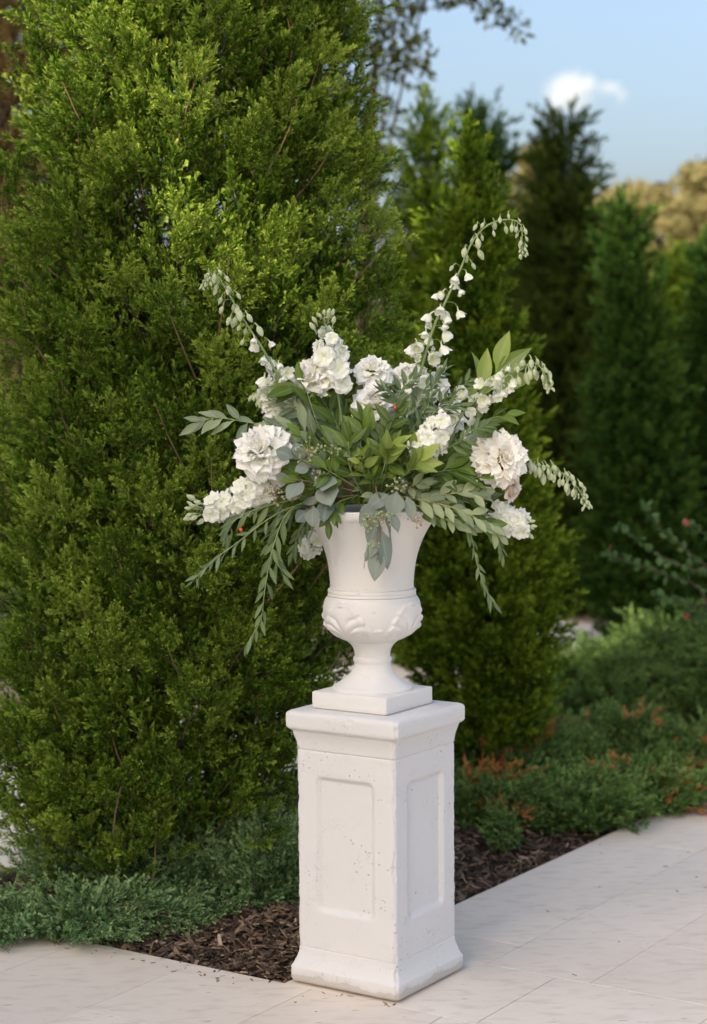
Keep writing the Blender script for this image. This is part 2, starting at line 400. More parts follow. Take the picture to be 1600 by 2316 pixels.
# ------------------------------------------------------------------ pedestal
PANG = 0.98229
PM = Matrix.Translation((PX, PY, 0)) @ Matrix.Rotation(PANG, 4, 'Z')
ped = empty('pedestal', (PX, PY, 0), 'square white painted concrete pedestal with recessed panels, under the urn', 'pedestal')
def square_section(name, prof, nu=56, panel=None, rough=.0012, cap_top=False, cap_bottom=False, rc=.012, ub=None):
    """prof: dense list of (half width, z). The square is walked all round with rounded corners; panel recess cut in each face."""
    prof = np.array(prof); nv = len(prof)
    us = np.linspace(-1, 1, nu, endpoint=False); us = us*(1.42-.42*us*us)
    ring = []
    for q in range(4):
        for u in us: ring.append((q, u))
    n = len(ring)
    V = np.zeros((n, nv, 3)); rec = np.zeros((n, nv))
    for k, (q, u) in enumerate(ring):
        h, z = prof[:, 0], prof[:, 1]
        x = u*h; y = -h.copy()
        rq = np.minimum(rc, h*.5); hi = h-rq
        ov = np.clip((np.abs(x)-hi)/rq, 0, 1)*(math.pi/4)      # rounded corner
        y = np.where(ov > 0, -(hi+rq*np.cos(ov)), y); x = np.where(ov > 0, np.sign(u)*(hi+rq*np.sin(ov)), x)
        if panel:
            pw, z0, z1, pr, dep = panel
            cx_, cz_ = np.abs(x)-(pw-pr), np.abs(z-(z0+z1)/2)-((z1-z0)/2-pr)
            sdf = np.hypot(np.maximum(cx_, 0), np.maximum(cz_, 0))+np.minimum(np.maximum(cx_, cz_), 0)-pr
            rr = np.clip(-sdf/.011, 0, 1); rr = rr*rr*(3-2*rr)
            y = y+rr*dep; rec[k] = sdf
        a = q*math.pi/2
        V[k, :, 0] = x*math.cos(a)-y*math.sin(a); V[k, :, 1] = x*math.sin(a)+y*math.cos(a); V[k, :, 2] = z
    P = V.reshape(-1, 3)
    nrm = P.copy(); nrm[:, 2] = 0; nrm /= np.linalg.norm(nrm, axis=1)[:, None]+1e-9
    d = vnoise(P, 9, 1)*.5+vnoise(P, 31, 2)*.35+vnoise(P, 77, 4)*.3
    cor = np.repeat(np.array([max(0, (abs(u)-.94)/.06) for q, u in ring]), nv)     # edges are more worn
    if rough > .0008:
        n1 = np.array([noise.noise(Vector(v)*38) for v in P]); n2 = np.array([noise.noise(Vector(v)*95+Vector((9, 4, 2))) for v in P])
        lo = np.array([noise.noise(Vector(v)*9+Vector((3, 7, 1))) for v in P])
        chip = np.clip(n1*.9+n2*.9+lo*.6+.10, 0, 1.1)*cor*.0095
        d = d+n2*.6
        dent = np.clip(n1+.6*n2-.62, 0, 1)*.010
    else: chip = dent = 0
    P = P+nrm*(d*rough*.42-chip-dent)[:, None]
    return P, grid_faces(n, nv, True), rec.reshape(-1), n, nv
def dense(pts, step=.006):
    out = [pts[0]]
    for a, b in zip(pts[:-1], pts[1:]):
        k = max(1, int(math.dist(a, b)/step))
        for i in range(1, k+1): out.append((a[0]+(b[0]-a[0])*i/k, a[1]+(b[1]-a[1])*i/k))
    return out
def put(name, P, F, mat, parent, smooth=True):
    o = link(name, npmesh(name, P, F, mat, smooth=smooth), parent); o.matrix_basis = Matrix.Rotation(PANG, 4, 'Z'); return o
# base: plinth band then concave flare up to the shaft
base_p = [(.150, .0), (.166, .0002), (.168, .0055), (.179, .0062), (.1860, .010), (.1882, .016), (.189, .03), (.1888, .050), (.1868, .0535)]
for i in range(1, 11):
    t = i/10; base_p.append((.1705+(.1865-.1705)*(1-math.sin(t*math.pi/2)), .052+.058*t))
base_p += [(.166, .1115)]
P, F, _, n_, nv_ = square_section('base', dense(base_p), rough=.0011)
b_o = put('base', P, F, M['concrete'], ped)
shaft_p = [(.160, .1075), (.1685, .1085), (.1702, .1115), (.1702, .692), (.1690, .6955), (.162, .697)]
P, F, rec, n_, nv_ = square_section('shaft', dense(shaft_p), panel=(.100, .2225, .6225, .020, .0105), rough=.0010)
fr = rec[F].max(axis=1) < -.0105
put('shaft', P, F[~fr], M['concrete'], ped)
def sub(P, F):
    u_, inv = np.unique(F, return_inverse=True); return P[u_], inv.reshape(F.shape)
half = len(F)//4
for q in range(4):
    sel = fr & (np.arange(len(F))//(56*(nv_-1)) == q)
    put('panel', *sub(P, F[sel]), M['concrete'], ped)
cap_p = [(.160, .6935), (.1685, .6945), (.1712, .699)]
for i in range(1, 9):
    t = i/8; cap_p.append((.1712+.0105*(1-math.cos(t*math.pi/2)), .699+.050*t))
cap_p += [(.1826, .7525), (.1885, .756), (.1925, .760), (.1945, .764), (.1945, .796), (.1935, .803), (.1900, .808), (.185, .8105), (.176, .8117), (.14, .8119), (.05, .8120), (.001, .8120)]
P, F, _, n_, nv_ = square_section('cap', dense(cap_p), rough=.0013, rc=.012)
put('cap', P, F, M['concrete'], ped)

# ------------------------------------------------------------------ urn
UX, UY = .0523, 5.4248
urn = empty('urn', (UX, UY, .8127), 'white classical urn with acanthus leaf relief and square plinth, filled with flowers', 'urn')
UANG = PANG+.004
def urn_put(name, V, F, parent=urn, mat=None, smooth=True):
    V = np.asarray(V, float).copy(); V[:, 2] -= .8127
    o = link(name, npmesh(name, V, F, mat or M['urn'], smooth=smooth), parent); o.matrix_basis = Matrix.Rotation(UANG, 4, 'Z'); return o
def lathe(prof, n=96, disp=None):
    prof = np.array(prof); nv = len(prof)
    an = np.arange(n)*2*np.pi/n
    V = np.zeros((n, nv, 3))
    r = np.broadcast_to(prof[:, 0], (n, nv)).copy(); z = np.broadcast_to(prof[:, 1], (n, nv))
    if disp is not None: r = r+disp(an[:, None], z)
    V[..., 0] = r*np.cos(an)[:, None]; V[..., 1] = r*np.sin(an)[:, None]; V[..., 2] = z
    return V.reshape(-1, 3), grid_faces(n, nv, True)
def spline2(pts, n):
    q = smooth_path([(a, b, 0) for a, b in pts], n); return [(v.x, v.y) for v in q]
# plinth block with slightly eased edges
hp = .1288
pl = dense([(.10, .8122), (.1235, .8122), (.1240, .8148), (hp-.001, .8152), (hp, .817), (hp, .860), (hp-.001, .8625), (hp-.003, .8635), (.10, .8636), (.001, .8636)], .012)
P, F, _, n_, nv_ = square_section('plinth', pl, nu=30, rough=.0004, rc=.004)
urn_put('plinth', P, F)
foot = spline2([(.118, .8632), (.1185, .868), (.1165, .8735), (.112, .876), (.1065, .8785), (.098, .884)], 14) + spline2([(.0945, .887), (.080, .897), (.066, .911), (.0575, .926), (.0535, .941)], 16)[0:]
foot += spline2([(.0545, .944), (.0565, .949), (.0568, .954), (.0550, .9585), (.0525, .9605)], 10)
foot += spline2([(.0522, .963), (.0535, .975), (.058, .988), (.066, .999), (.077, 1.008)], 14)
urn_put('foot', *lathe(foot))
bowl = spline2([(.0775, 1.0085), (.0995, 1.018), (.1180, 1.031), (.1312, 1.046), (.1385, 1.062), (.1432, 1.084), (.1440, 1.103), (.1415, 1.120), (.1368, 1.132), (.1305, 1.141)], 84)
_b = np.array(bowl); BR, BZ = _b[:, 0], _b[:, 1]; BS = np.concatenate([[0], np.cumsum(np.hypot(np.diff(BR), np.diff(BZ)))])
def acanthus(an, z):
    """raised acanthus leaves round the bowl: fans of curved flutes, and a small bud and scrolls between"""
    out = np.zeros(np.broadcast(an, z).shape)
    K = 4
    for k in range(K):
        ac = 2*np.pi*k/K - .079
        da = (an-ac+np.pi) % (2*np.pi)-np.pi
        x = da*np.interp(z, BZ, BR); y = np.interp(z, BZ, BS)-.040
        rr = np.hypot(x, y); th = np.arctan2(x, np.maximum(y, 1e-4))
        curl = th-np.sign(th)*.55*(np.clip(rr, 0, .13)/.105)**2*np.minimum(1, np.abs(th)*2)
        fl = np.abs(np.cos(curl*7.6))                                     # rounded flutes, sharp grooves
        lim = np.where(np.abs(th) < .25, .112, .112-.030*np.clip((np.abs(th)-.25)/.9, 0, 1))+.007*(fl-.5)
        m = np.clip((lim-rr)/.006, 0, 1)*np.clip((1.32-np.abs(th))/.15, 0, 1)*np.clip((rr-.010)/.02, 0, 1)
        out += m*(.0008+.0072*fl**.8*np.clip(rr/.05, .3, 1)*(1-.2*np.clip(rr/.11, 0, 1)))
        out += m*.0030*np.exp(-((rr-lim+.008)/.008)**2)
        out += .0040*np.clip((.0085-np.hypot(x*.7, y-.108))/.004, 0, 1)
        db = (an-ac-np.pi/K+np.pi) % (2*np.pi)-np.pi
        xs = np.abs(db)*.128; ys = np.interp(z, BZ, BS)-.052
        rs = np.hypot(xs-.030, ys+.004)
        out += .0032*np.clip((.022-rs)/.006, 0, 1)*(.45+.55*np.cos(rs*820+np.arctan2(ys, xs-.03)))
        out += .0042*np.clip((.016-np.hypot(xs, (ys-.016)*1.7))/.006, 0, 1)*(.7+.3*np.cos(db*.128*900))
    return out
urn_put('bowl', *lathe(bowl, 320, lambda a, z: acanthus(a, z)*np.clip((1.138-z)/.01, 0, 1)))
ring = spline2([(.1296, 1.1415), (.1303, 1.1445), (.1292, 1.1475)], 6)+spline2([(.1285, 1.149), (.1296, 1.1525), (.1300, 1.156), (.1284, 1.1605), (.1255, 1.1625)], 9)
urn_put('moulding', *lathe(ring))
neck = spline2([(.1245, 1.163), (.1228, 1.17), (.1238, 1.19), (.1262, 1.215), (.1308, 1.245), (.1395, 1.277), (.1520, 1.309), (.1670, 1.338), (.1805, 1.358), (.1880, 1.368)], 40)
urn_put('neck', *lathe(neck))
rim = spline2([(.1880, 1.3685), (.1925, 1.374), (.1950, 1.381), (.1950, 1.388), (.1925, 1.394), (.1870, 1.3965), (.1800, 1.394), (.1745, 1.388)], 20)+spline2([(.172, 1.38), (.160, 1.345), (.14, 1.30), (.12, 1.25)], 10)
urn_put('rim', *lathe(rim))
soil_d = [(.001, 1.340), (.08, 1.342), (.157, 1.338)]
fo = urn_put('floral_foam', *lathe(soil_d, 40), mat=plain('green_foam', (.03, .06, .03), .9))
# ------------------------------------------------------------------ cloud
def cloud(name, px, py, Y, blobs, label):
    mb = MB(); m_ = Y/CF
    import bmesh
    bm = bmesh.new(); bmesh.ops.create_icosphere(bm, subdivisions=4, radius=1); 
    U = np.array([v.co[:] for v in bm.verts]); FF = np.array([[v.index for v in f.verts] for f in bm.faces]); bm.free()
    c0 = at(px, py, Y)
    x0, x1, y0, y1 = 1e9, -1e9, 1e9, -1e9
    root = c0
    V = U*np.array([125*m_, 60*m_, 62*m_])
    o = link(name, npmesh(name, V, FF, None)); o.location = c0
    n = NT(name+'_vapour')
    tc = n.n('ShaderNodeTexCoord')
    dens = None
    for (bx, by, br, st) in blobs:
        mp = n.n('ShaderNodeVectorMath', operation='SUBTRACT'); n.l(tc.outputs['Object'], mp.inputs[0]); mp.inputs[1].default_value = (bx*m_, 0, -by*m_)
        sc = n.n('ShaderNodeVectorMath', operation='MULTIPLY'); n.l(mp.outputs[0], sc.inputs[0]); sc.inputs[1].default_value = (1/(br*m_*st), 1/(br*m_), 1/(br*m_))
        ln = n.n('ShaderNodeVectorMath', operation='LENGTH'); n.l(sc.outputs[0], ln.inputs[0])
        d = n.math('SUBTRACT', 1.0, ln.outputs['Value'])
        dens = d if dens is None else n.math('MAXIMUM', dens, d)
    nz = n.noise(1/(24*m_), 4)
    dd = n.math('ADD', dens, n.math('MULTIPLY', n.math('SUBTRACT', nz, .5), 1.5))
    dd = n.math('MULTIPLY', n.math('MAXIMUM', n.math('SUBTRACT', dd, .05), 0.0), 0.7/(30*m_))
    v = n.n('ShaderNodeVolumePrincipled'); v.inputs['Color'].default_value = (.97, .97, .97, 1); n.l(dd, v.inputs['Density'])
    n.l(v.outputs[0], n.out.inputs['Volume'])
    n.m.cycles.volume_sampling = 'MULTIPLE_IMPORTANCE'
    o.data.materials.append(n.m)
    return tag(o, label, 'cloud')
cloud('cloud', 1322, 205, 1500, [(-30, 2, 54, 1.25), (-56, 18, 34, 1.0), (58, -4, 22, 1.5), (84, 12, 19, 1.0), (0, -16, 34, 1.2)], 'small white puffy cloud in the blue sky above the conifer tips')

# ------------------------------------------------------------------ foliage kit
def blade(p, d, L, wd, t0, t1, side):
    """one flat tapered scale-leaf tip: kite of two triangles"""
    return
def make_spray(seed, L=.13, nb=14, nl=8, blade_l=.017, blade_w=.0030, flat=.45, ang=42, spread=.42, twig_r=.0012, one=False, fan=.3):
    """feathery spray along +Z; returns V, F, tint"""
    r = np.random.default_rng(seed)
    V, F, T = [], [], []
    cnt = 0
    def tri(p, d, l, wd, t0, t1):
        nonlocal cnt
        d = d/np.linalg.norm(d)
        sd = np.cross(d, r.normal(size=3)); sd /= np.linalg.norm(sd)+1e-9
        if one:
            if r.uniform() < fan: V.extend([p, p+d*l+sd*wd*.5, p+d*l*.86-sd*wd*.5]); T.extend([t0, t1, t1])
            else: V.extend([p+sd*wd*.5, p+d*l, p-sd*wd*.5]); T.extend([t0, t1, t0])
            F.append((cnt, cnt+1, cnt+2)); cnt += 3; return
        m = p+d*l*.45
        V.extend([p, m+sd*wd*.5, p+d*l, m-sd*wd*.5]); T.extend([t0, (t0+t1)/2, t1, (t0+t1)/2])
        F.extend([(cnt, cnt+1, cnt+2), (cnt, cnt+2, cnt+3)]); cnt += 4
    bend = r.normal(0, .12, 2)
    def axis(t): return np.array([bend[0]*L*t*t, bend[1]*L*t*t, L*t])
    # twig
    for (a, b) in ((0, .4), (.4, .8)):
        p, q = axis(a), axis(b)
        for k in range(3):
            an = k*2.1; o1 = np.array([math.cos(an), math.sin(an), 0])*twig_r; o2 = np.array([math.cos(an+2.1), math.sin(an+2.1), 0])*twig_r
            V.extend([p+o1, p+o2, q+o2*.6, q+o1*.6]); T.extend([-1]*4); F.extend([(cnt, cnt+1, cnt+2), (cnt, cnt+2, cnt+3)]); cnt += 4
    tone = 0
    for i in range(nb+1):
        t = .10+.9*i/nb
        p = axis(t)
        if i == nb: d = np.array([bend[0], bend[1], 1.]); l = L*.20
        else:
            az = (i % 2)*math.pi+r.normal(0, flat*1.6)
            a = R(ang)*(1-.35*t)+r.normal(0, .12)
            d = np.array([math.sin(a)*math.cos(az), math.sin(a)*math.sin(az), math.cos(a)])
            l = L*spread*(1.05-t*.75)*r.uniform(.75, 1.15)*min(1, .45+t*2.2)
        tone = r.uniform(-.1, .25)
        for j in range(nl):
            u = (j+.3)/nl
            q = p+d*l*u
            if j == nl-1: dd = d+r.normal(0, .1, 3)
            else: dd = d*.9+(lambda v: v/np.linalg.norm(v))(np.cross(d, r.normal(size=3)))*r.uniform(.45, .8)
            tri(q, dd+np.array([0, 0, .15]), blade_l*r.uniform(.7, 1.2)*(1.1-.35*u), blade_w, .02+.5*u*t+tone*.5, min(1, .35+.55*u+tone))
    return np.array(V), np.array(F), np.array(T)

def rotmats(D, hint):
    """(n,3,3) with third column D"""
    D = D/np.linalg.norm(D, axis=1)[:, None]
    X = np.cross(hint, D); X /= np.linalg.norm(X, axis=1)[:, None]+1e-9
    Y = np.cross(D, X)
    return np.stack([X, Y, D], -1)
def scatter(templates, P, D, hint, sc, tone, r):
    """place templates at P along D; returns V, F, T"""
    Vs, Fs, Ts, off = [], [], [], 0
    k = r.integers(0, len(templates), len(P))
    M3 = rotmats(D, hint)*sc[:, None, None]
    for q, (V, F, T) in enumerate(templates):
        s = np.nonzero(k == q)[0]
        if not len(s): continue
        W = np.einsum('nij,vj->nvi', M3[s], V)+P[s][:, None, :]
        tt = np.where(T[None] < -.5, T[None], np.clip(T[None]+tone[s][:, None], -.15, 1))
        Vs.append(W.reshape(-1, 3)); Ts.append(tt.ravel())
        Fs.append((F[None]+(np.arange(len(s))*len(V))[:, None, None]).reshape(-1, 3)+off); off += len(s)*len(V)
    return np.concatenate(Vs), np.concatenate(Fs), np.concatenate(Ts)

def conifer(name, X, Y, prof, mat, templates, nbough, per, seed, label, cat='tree', group=None, camfrac=.72, boughL=.2, scale=1.0, inner=1200, gap=.10, trunk_r=.07, upness=1.0, limbs=16, zbase=0.0, depth_in=.12, inner_t=None, inner_s=1.0, twigs=0, clump=1.0, space=0, margin=0.0, zcut=0.0):
    """prof: list of (z, radius, cx, cy). Boughs sit on the uneven crown surface, each carrying a clump of upright sprays"""
    r = np.random.default_rng(seed)
    prof = np.array(prof, float); z_lo, z_hi = prof[0, 0], prof[-1, 0]; prof[:, 0] = z_lo+(prof[:, 0]-z_lo)*(1-zcut/(z_hi-z_lo)); prof[:, 1] = np.maximum(prof[:, 1]-margin*np.clip(prof[:, 1]/.25, .2, 1), .015)
    zs = prof[:, 0]
    f_ = lambda z, k: np.interp(z, zs, prof[:, k])
    zz = np.linspace(zs[0], zs[-1], 400); wgt = np.cumsum(f_(zz, 1)+.03); wgt /= wgt[-1]
    tocam = math.atan2(-Y, -X)
    def sites(n, lay):
        sp_ = space*(1.0 if lay == 0 else 1.12)
        z = np.interp(r.uniform(0, 1, n), wgt, zz)
        front = r.uniform(0, 1, n) < camfrac
        an = np.where(front, tocam+r.uniform(-1.75, 1.75, n), tocam+math.pi+r.uniform(-1.4, 1.4, n))
        if space:
            rad = f_(z, 1); g_ = np.stack([np.cos(an)*rad, np.sin(an)*rad, z*.60], -1)/(sp_*np.where(front, 1.0, 1.7))[:, None]
            keep = []
            kp = np.zeros((0, 3))
            for i in range(n):
                if len(keep) == 0 or ((kp-g_[i])**2).sum(1).min() > 1: keep.append(i); kp = g_[keep]
            z, an, front = z[keep], an[keep], front[keep]
        return z, an, front, np.full(len(z), lay)
    if space:
        A0, A1 = sites(nbough, 0), sites(nbough, 1)
        z, an, front, lay = (np.concatenate(k) for k in zip(A0, A1))
    else: z, an, front, lay = sites(nbough, 0)
    N = len(z)
    out = np.stack([np.cos(an), np.sin(an), 0*an], -1)
    rad = f_(z, 1)
    wob = 1+gap*vnoise(np.stack([np.cos(an)*rad*1.0, np.sin(an)*rad*1.0, z*.62], -1), 1.7, seed)+gap*.55*vnoise(np.stack([np.cos(an), np.sin(an), z], -1), 3.9, seed+1)
    ins = r.beta(1.2, 2.6, N)*depth_in*2
    if space: ins = np.where(lay == 0, r.uniform(.0, .08, N), r.uniform(.17, .29, N))
    rr = np.clip(rad*wob-ins, .01, None)
    C = np.stack([X+f_(z, 2)+out[:, 0]*rr, Y+f_(z, 3)+out[:, 1]*rr, z+zbase], -1)
    topness = np.clip((z-zs[0])/(zs[-1]-zs[0]), 0, 1)
    Dv = out*(r.uniform(.25, .8, N)*(1-.9*topness**2))[:, None]+np.array([0, 0, 1.0])*upness+r.normal(0, .20, (N, 3))*(1-.6*topness**2)[:, None]
    Dv /= np.linalg.norm(Dv, axis=1)[:, None]
    btone = r.normal(0, .16, N)
    n = N*per
    bi = np.repeat(np.arange(N), per)
    u = np.tile(np.linspace(-.6, .75, per), N)+r.normal(0, .12, n)
    lat = r.normal(0, 1, (n, 3)); lat -= Dv[bi]*(lat*Dv[bi]).sum(1)[:, None]
    P = C[bi]+Dv[bi]*(u*boughL*.55)[:, None]+lat*(.032*clump*scale*(boughL/.2)*(1.15-np.clip(u, 0, 1)))[:, None]
    D = Dv[bi]*.9+lat*.42*(1.15-np.clip(u, -.5, 1))[:, None]+out[bi]*.30
    sc = scale*r.uniform(.7, 1.2, n)*np.where(u > .6, .95, 1)
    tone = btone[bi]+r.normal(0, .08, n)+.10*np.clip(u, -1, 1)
    hint = r.normal(size=(n, 3))
    V1 = scatter(templates, P, D, hint, sc, tone, r)
    # inner sprays fill the crown behind the outer boughs, tinted darker as painted inner shade
    z2 = np.interp(r.uniform(0, 1, inner), wgt, zz); a2 = r.uniform(0, 6.283, inner); q2 = f_(z2, 1)*np.sqrt(r.uniform(.12, .64 if inner_t else .74, inner))
    P2_ = np.stack([X+f_(z2, 2)+np.cos(a2)*q2, Y+f_(z2, 3)+np.sin(a2)*q2, z2+zbase], -1)
    D2 = np.stack([np.cos(a2)*.5, np.sin(a2)*.5, np.ones(inner)], -1)+r.normal(0, .4, (inner, 3))
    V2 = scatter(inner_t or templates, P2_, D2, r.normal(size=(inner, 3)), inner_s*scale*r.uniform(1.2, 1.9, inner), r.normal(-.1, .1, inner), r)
    root = empty(name, (X, Y, zbase), label, cat, group)
    loc = np.array([X, Y, zbase])
    V = np.concatenate([V1[0], V2[0]])-loc; F = np.concatenate([V1[1], V2[1]+len(V1[0])]); T = np.concatenate([V1[2], V2[2]])
    link('foliage', npmesh('foliage', V, F, mat, T), root)
    vis = np.nonzero(front & (ins < depth_in*.9))[0]
    for i in r.choice(vis, min(twigs, len(vis)), replace=False):
        c0 = C[i]-loc+out[i]*.012; d0 = Dv[i]; k_ = r.uniform(.7, 1.4)
        mb = MB(); mb.tube(smooth_path([c0-d0*.17*k_-out[i]*.05, c0-d0*.03+out[i]*.012, c0+d0*.10*k_+out[i]*.005], 7), np.linspace(.0034, .0012, 7), 5)
        link('twig', mb.mesh('twig', M['twig']), root)
    H = zs[-1]
    mb = MB()
    tp = [(0, 0, -.08)]+[(f_(H*t, 2)*1.0, f_(H*t, 3)*1.0, H*t) for t in (.08, .25, .5, .75, .93)]
    mb.tube(smooth_path(tp, 14), np.linspace(trunk_r, .012, 14), 8)
    link('trunk', mb.mesh('trunk', M['bark']), root)
    mb = MB()
    pick = r.choice(N, min(limbs, N), replace=False)
    for i in pick:
        e = C[i]-loc+Dv[i]*boughL*.2
        zt = max(.05, e[2]-r.uniform(.25, .6)*f_(e[2], 1)-.12)
        s0 = np.array([f_(zt, 2), f_(zt, 3), zt])
        mid = s0*.5+e*.5+np.array([0, 0, -.03])+(e-s0)*.08
        mb = MB(); mb.tube(smooth_path([s0, mid, e], 7), np.linspace(.010, .0022, 7)*scale, 5)
        link('limb', mb.mesh('limb', M['bark']), root)
    return root

SPR = [make_spray(100+i, L=.098, nb=11, nl=7, blade_l=.0185, blade_w=.0060, flat=.5, ang=46, spread=.54, one=True, fan=.3) for i in range(8)]
SPR_C = [make_spray(200+i, L=.2, nb=8, nl=5, blade_l=.048, blade_w=.0165, flat=.7, twig_r=.002, spread=.48, one=True) for i in range(6)]
SPR_I = [make_spray(260+i, L=.15, nb=9, nl=6, blade_l=.026, blade_w=.0095, flat=.7, spread=.48, one=True) for i in range(5)]
SPR_G = [make_spray(300+i, L=.17, nb=10, nl=4, blade_l=.033, blade_w=.0105, flat=.3, ang=38, spread=.40, twig_r=.0012, one=True, fan=.4) for i in range(6)]
SPR_GC = [make_spray(320+i, L=.17, nb=9, nl=4, blade_l=.036, blade_w=.0125, flat=.4, ang=44, spread=.36, twig_r=.0016, one=True) for i in range(5)]

# ---- the big near juniper
TX, TY = -.548, 6.49
def px_prof(rows, X, Y):
    out = []
    for (y, l, r_) in rows:
        z = at(800, y, Y).z; xl, xr = at(l, y, Y).x, at(r_, y, Y).x
        out.append((z, (xr-xl)/2, (xl+xr)/2-X, 0.0))
    return out
pr = [(4.75, .02, .02, 0), (4.45, .13, .01, 0), (4.0, .31, 0, 0), (3.6, .44, 0.0, 0)] + px_prof([(10, 100, 842), (200, 72, 830), (400, 40, 850), (600, 15, 868), (800, 0, 888), (1000, 0, 892), (1200, 2, 875), (1400, -8, 840), (1550, -8, 795), (1700, -25, 730), (1830, 0, 665), (1930, 75, 560), (1985, 220, 460)], TX, TY)
pr = sorted(pr)
conifer('juniper_tree', TX, TY, pr, M['juniper'], SPR, 1900, 23, 5, 'large dense green juniper tree filling the left side behind the urn', camfrac=.80, inner=5600, boughL=.21, limbs=60, depth_in=.17, inner_t=SPR_I, inner_s=.72, twigs=60, gap=.06, clump=1.0, space=.148, margin=.025)

# ---- the row and the trees behind
def cone(X, Y, rows, extra=None):
    return sorted(px_prof(rows, X, Y)+(extra or []))
def pxx(px, Y): return at(px, 1000, Y).x
Yb = 8.15
conifer('juniper_tree', pxx(1085, Yb), Yb, cone(pxx(1085, Yb), Yb, [(300, 1062, 1070), (360, 1045, 1095), (470, 1000, 1130), (600, 985, 1150), (760, 950, 1190), (1000, 900, 1240), (1250, 880, 1275), (1450, 880, 1288), (1600, 920, 1280), (1720, 960, 1240)]),
        M['juniper_far'], SPR_C, 520, 5, 21, 'bright green conical juniper directly behind the right of the flowers', scale=.62, inner=420, boughL=.22, limbs=30, camfrac=.75, zcut=.15, margin=.13)
Ya = 11.8
conifer('juniper_tree', pxx(965, Ya), Ya, cone(pxx(965, Ya), Ya, [(205, 958, 964), (260, 940, 985), (330, 915, 1010), (450, 895, 1040), (600, 880, 1060), (800, 865, 1075), (1100, 850, 1085), (1400, 850, 1085), (1540, 880, 1060)]),
        M['juniper_far'], SPR_C, 420, 5, 22, 'sunlit juniper with a thin wispy tip between the big tree and the bright cone', scale=.75, inner=350, boughL=.3, limbs=20, camfrac=.75, zcut=.27, margin=.10)
Yc = 16.0
conifer('cypress_tree', pxx(1092, Yc), Yc, cone(pxx(1092, Yc), Yc, [(190, 1082, 1094), (240, 1065, 1112), (300, 1045, 1140), (400, 1035, 1158), (600, 1020, 1175), (900, 1000, 1190), (1200, 990, 1195), (1350, 1000, 1180)]),
        M['juniper_dark'], SPR_C, 380, 5, 23, 'dark green blurred cypress with a rounded tip left of the cloud', scale=1.05, inner=280, boughL=.35, limbs=10, camfrac=.75, zcut=.34, margin=.16)
Yd = 14.5
conifer('cypress_tree', pxx(1270, Yd), Yd, cone(pxx(1270, Yd), Yd, [(232, 1258, 1278), (280, 1245, 1295), (340, 1230, 1312), (450, 1210, 1335), (600, 1195, 1352), (800, 1180, 1370), (1100, 1170, 1385), (1400, 1180, 1375)]),
        M['juniper_brown'], SPR_C, 640, 5, 24, 'tall narrow dark olive brown cypress under the small cloud', scale=.95, inner=350, boughL=.35, limbs=10, camfrac=.75, zcut=.31, margin=.07)
Ye = 12.3
conifer('juniper_tree', pxx(1420, Ye), Ye, cone(pxx(1420, Ye), Ye, [(425, 1404, 1416), (480, 1385, 1440), (560, 1365, 1470), (700, 1345, 1510), (900, 1325, 1550), (1150, 1305, 1580), (1350, 1310, 1580), (1480, 1340, 1550)]),
        M['juniper_dark'], SPR_C, 480, 5, 25, 'deep green juniper right of the olive brown cypress', scale=.8, inner=350, boughL=.3, limbs=12, camfrac=.75, zcut=.27, margin=.15)
Yf = 13.0
conifer('juniper_tree', pxx(1650, Yf), Yf, cone(pxx(1650, Yf), Yf, [(520, 1610, 1640), (640, 1570, 1690), (760, 1545, 1720), (900, 1525, 1750), (1100, 1510, 1790), (1300, 1500, 1800), (1450, 1530, 1780)]),
        M['juniper_dark'], SPR_C, 420, 5, 26, 'dark juniper cut off by the right edge of the picture', scale=.85, inner=350, boughL=.3, limbs=12, camfrac=.75, zcut=.25, margin=.13)
conifer('juniper_tree', pxx(1180, 19), 19, cone(pxx(1180, 19), 19, [(560, 1170, 1190), (700, 1100, 1260), (900, 1080, 1290), (1200, 1070, 1300), (1320, 1090, 1280)]),
        M['juniper_dark'], SPR_C, 300, 5, 27, 'dark conifer in the gap between the two cypresses', scale=1.2, inner=210, boughL=.4, limbs=8, camfrac=.75, zcut=.3, margin=.15)

conifer('juniper_tree', pxx(1530, 16.5), 16.5, cone(pxx(1530, 16.5), 16.5, [(560, 1520, 1540), (660, 1480, 1585), (800, 1450, 1615), (1000, 1440, 1630), (1250, 1450, 1620)]),
        M['juniper_far'], SPR_C, 260, 5, 28, 'small green juniper filling the gap below the golden trees at the right', scale=.95, inner=210, boughL=.32, limbs=6, camfrac=.75, zcut=.25, margin=.1)
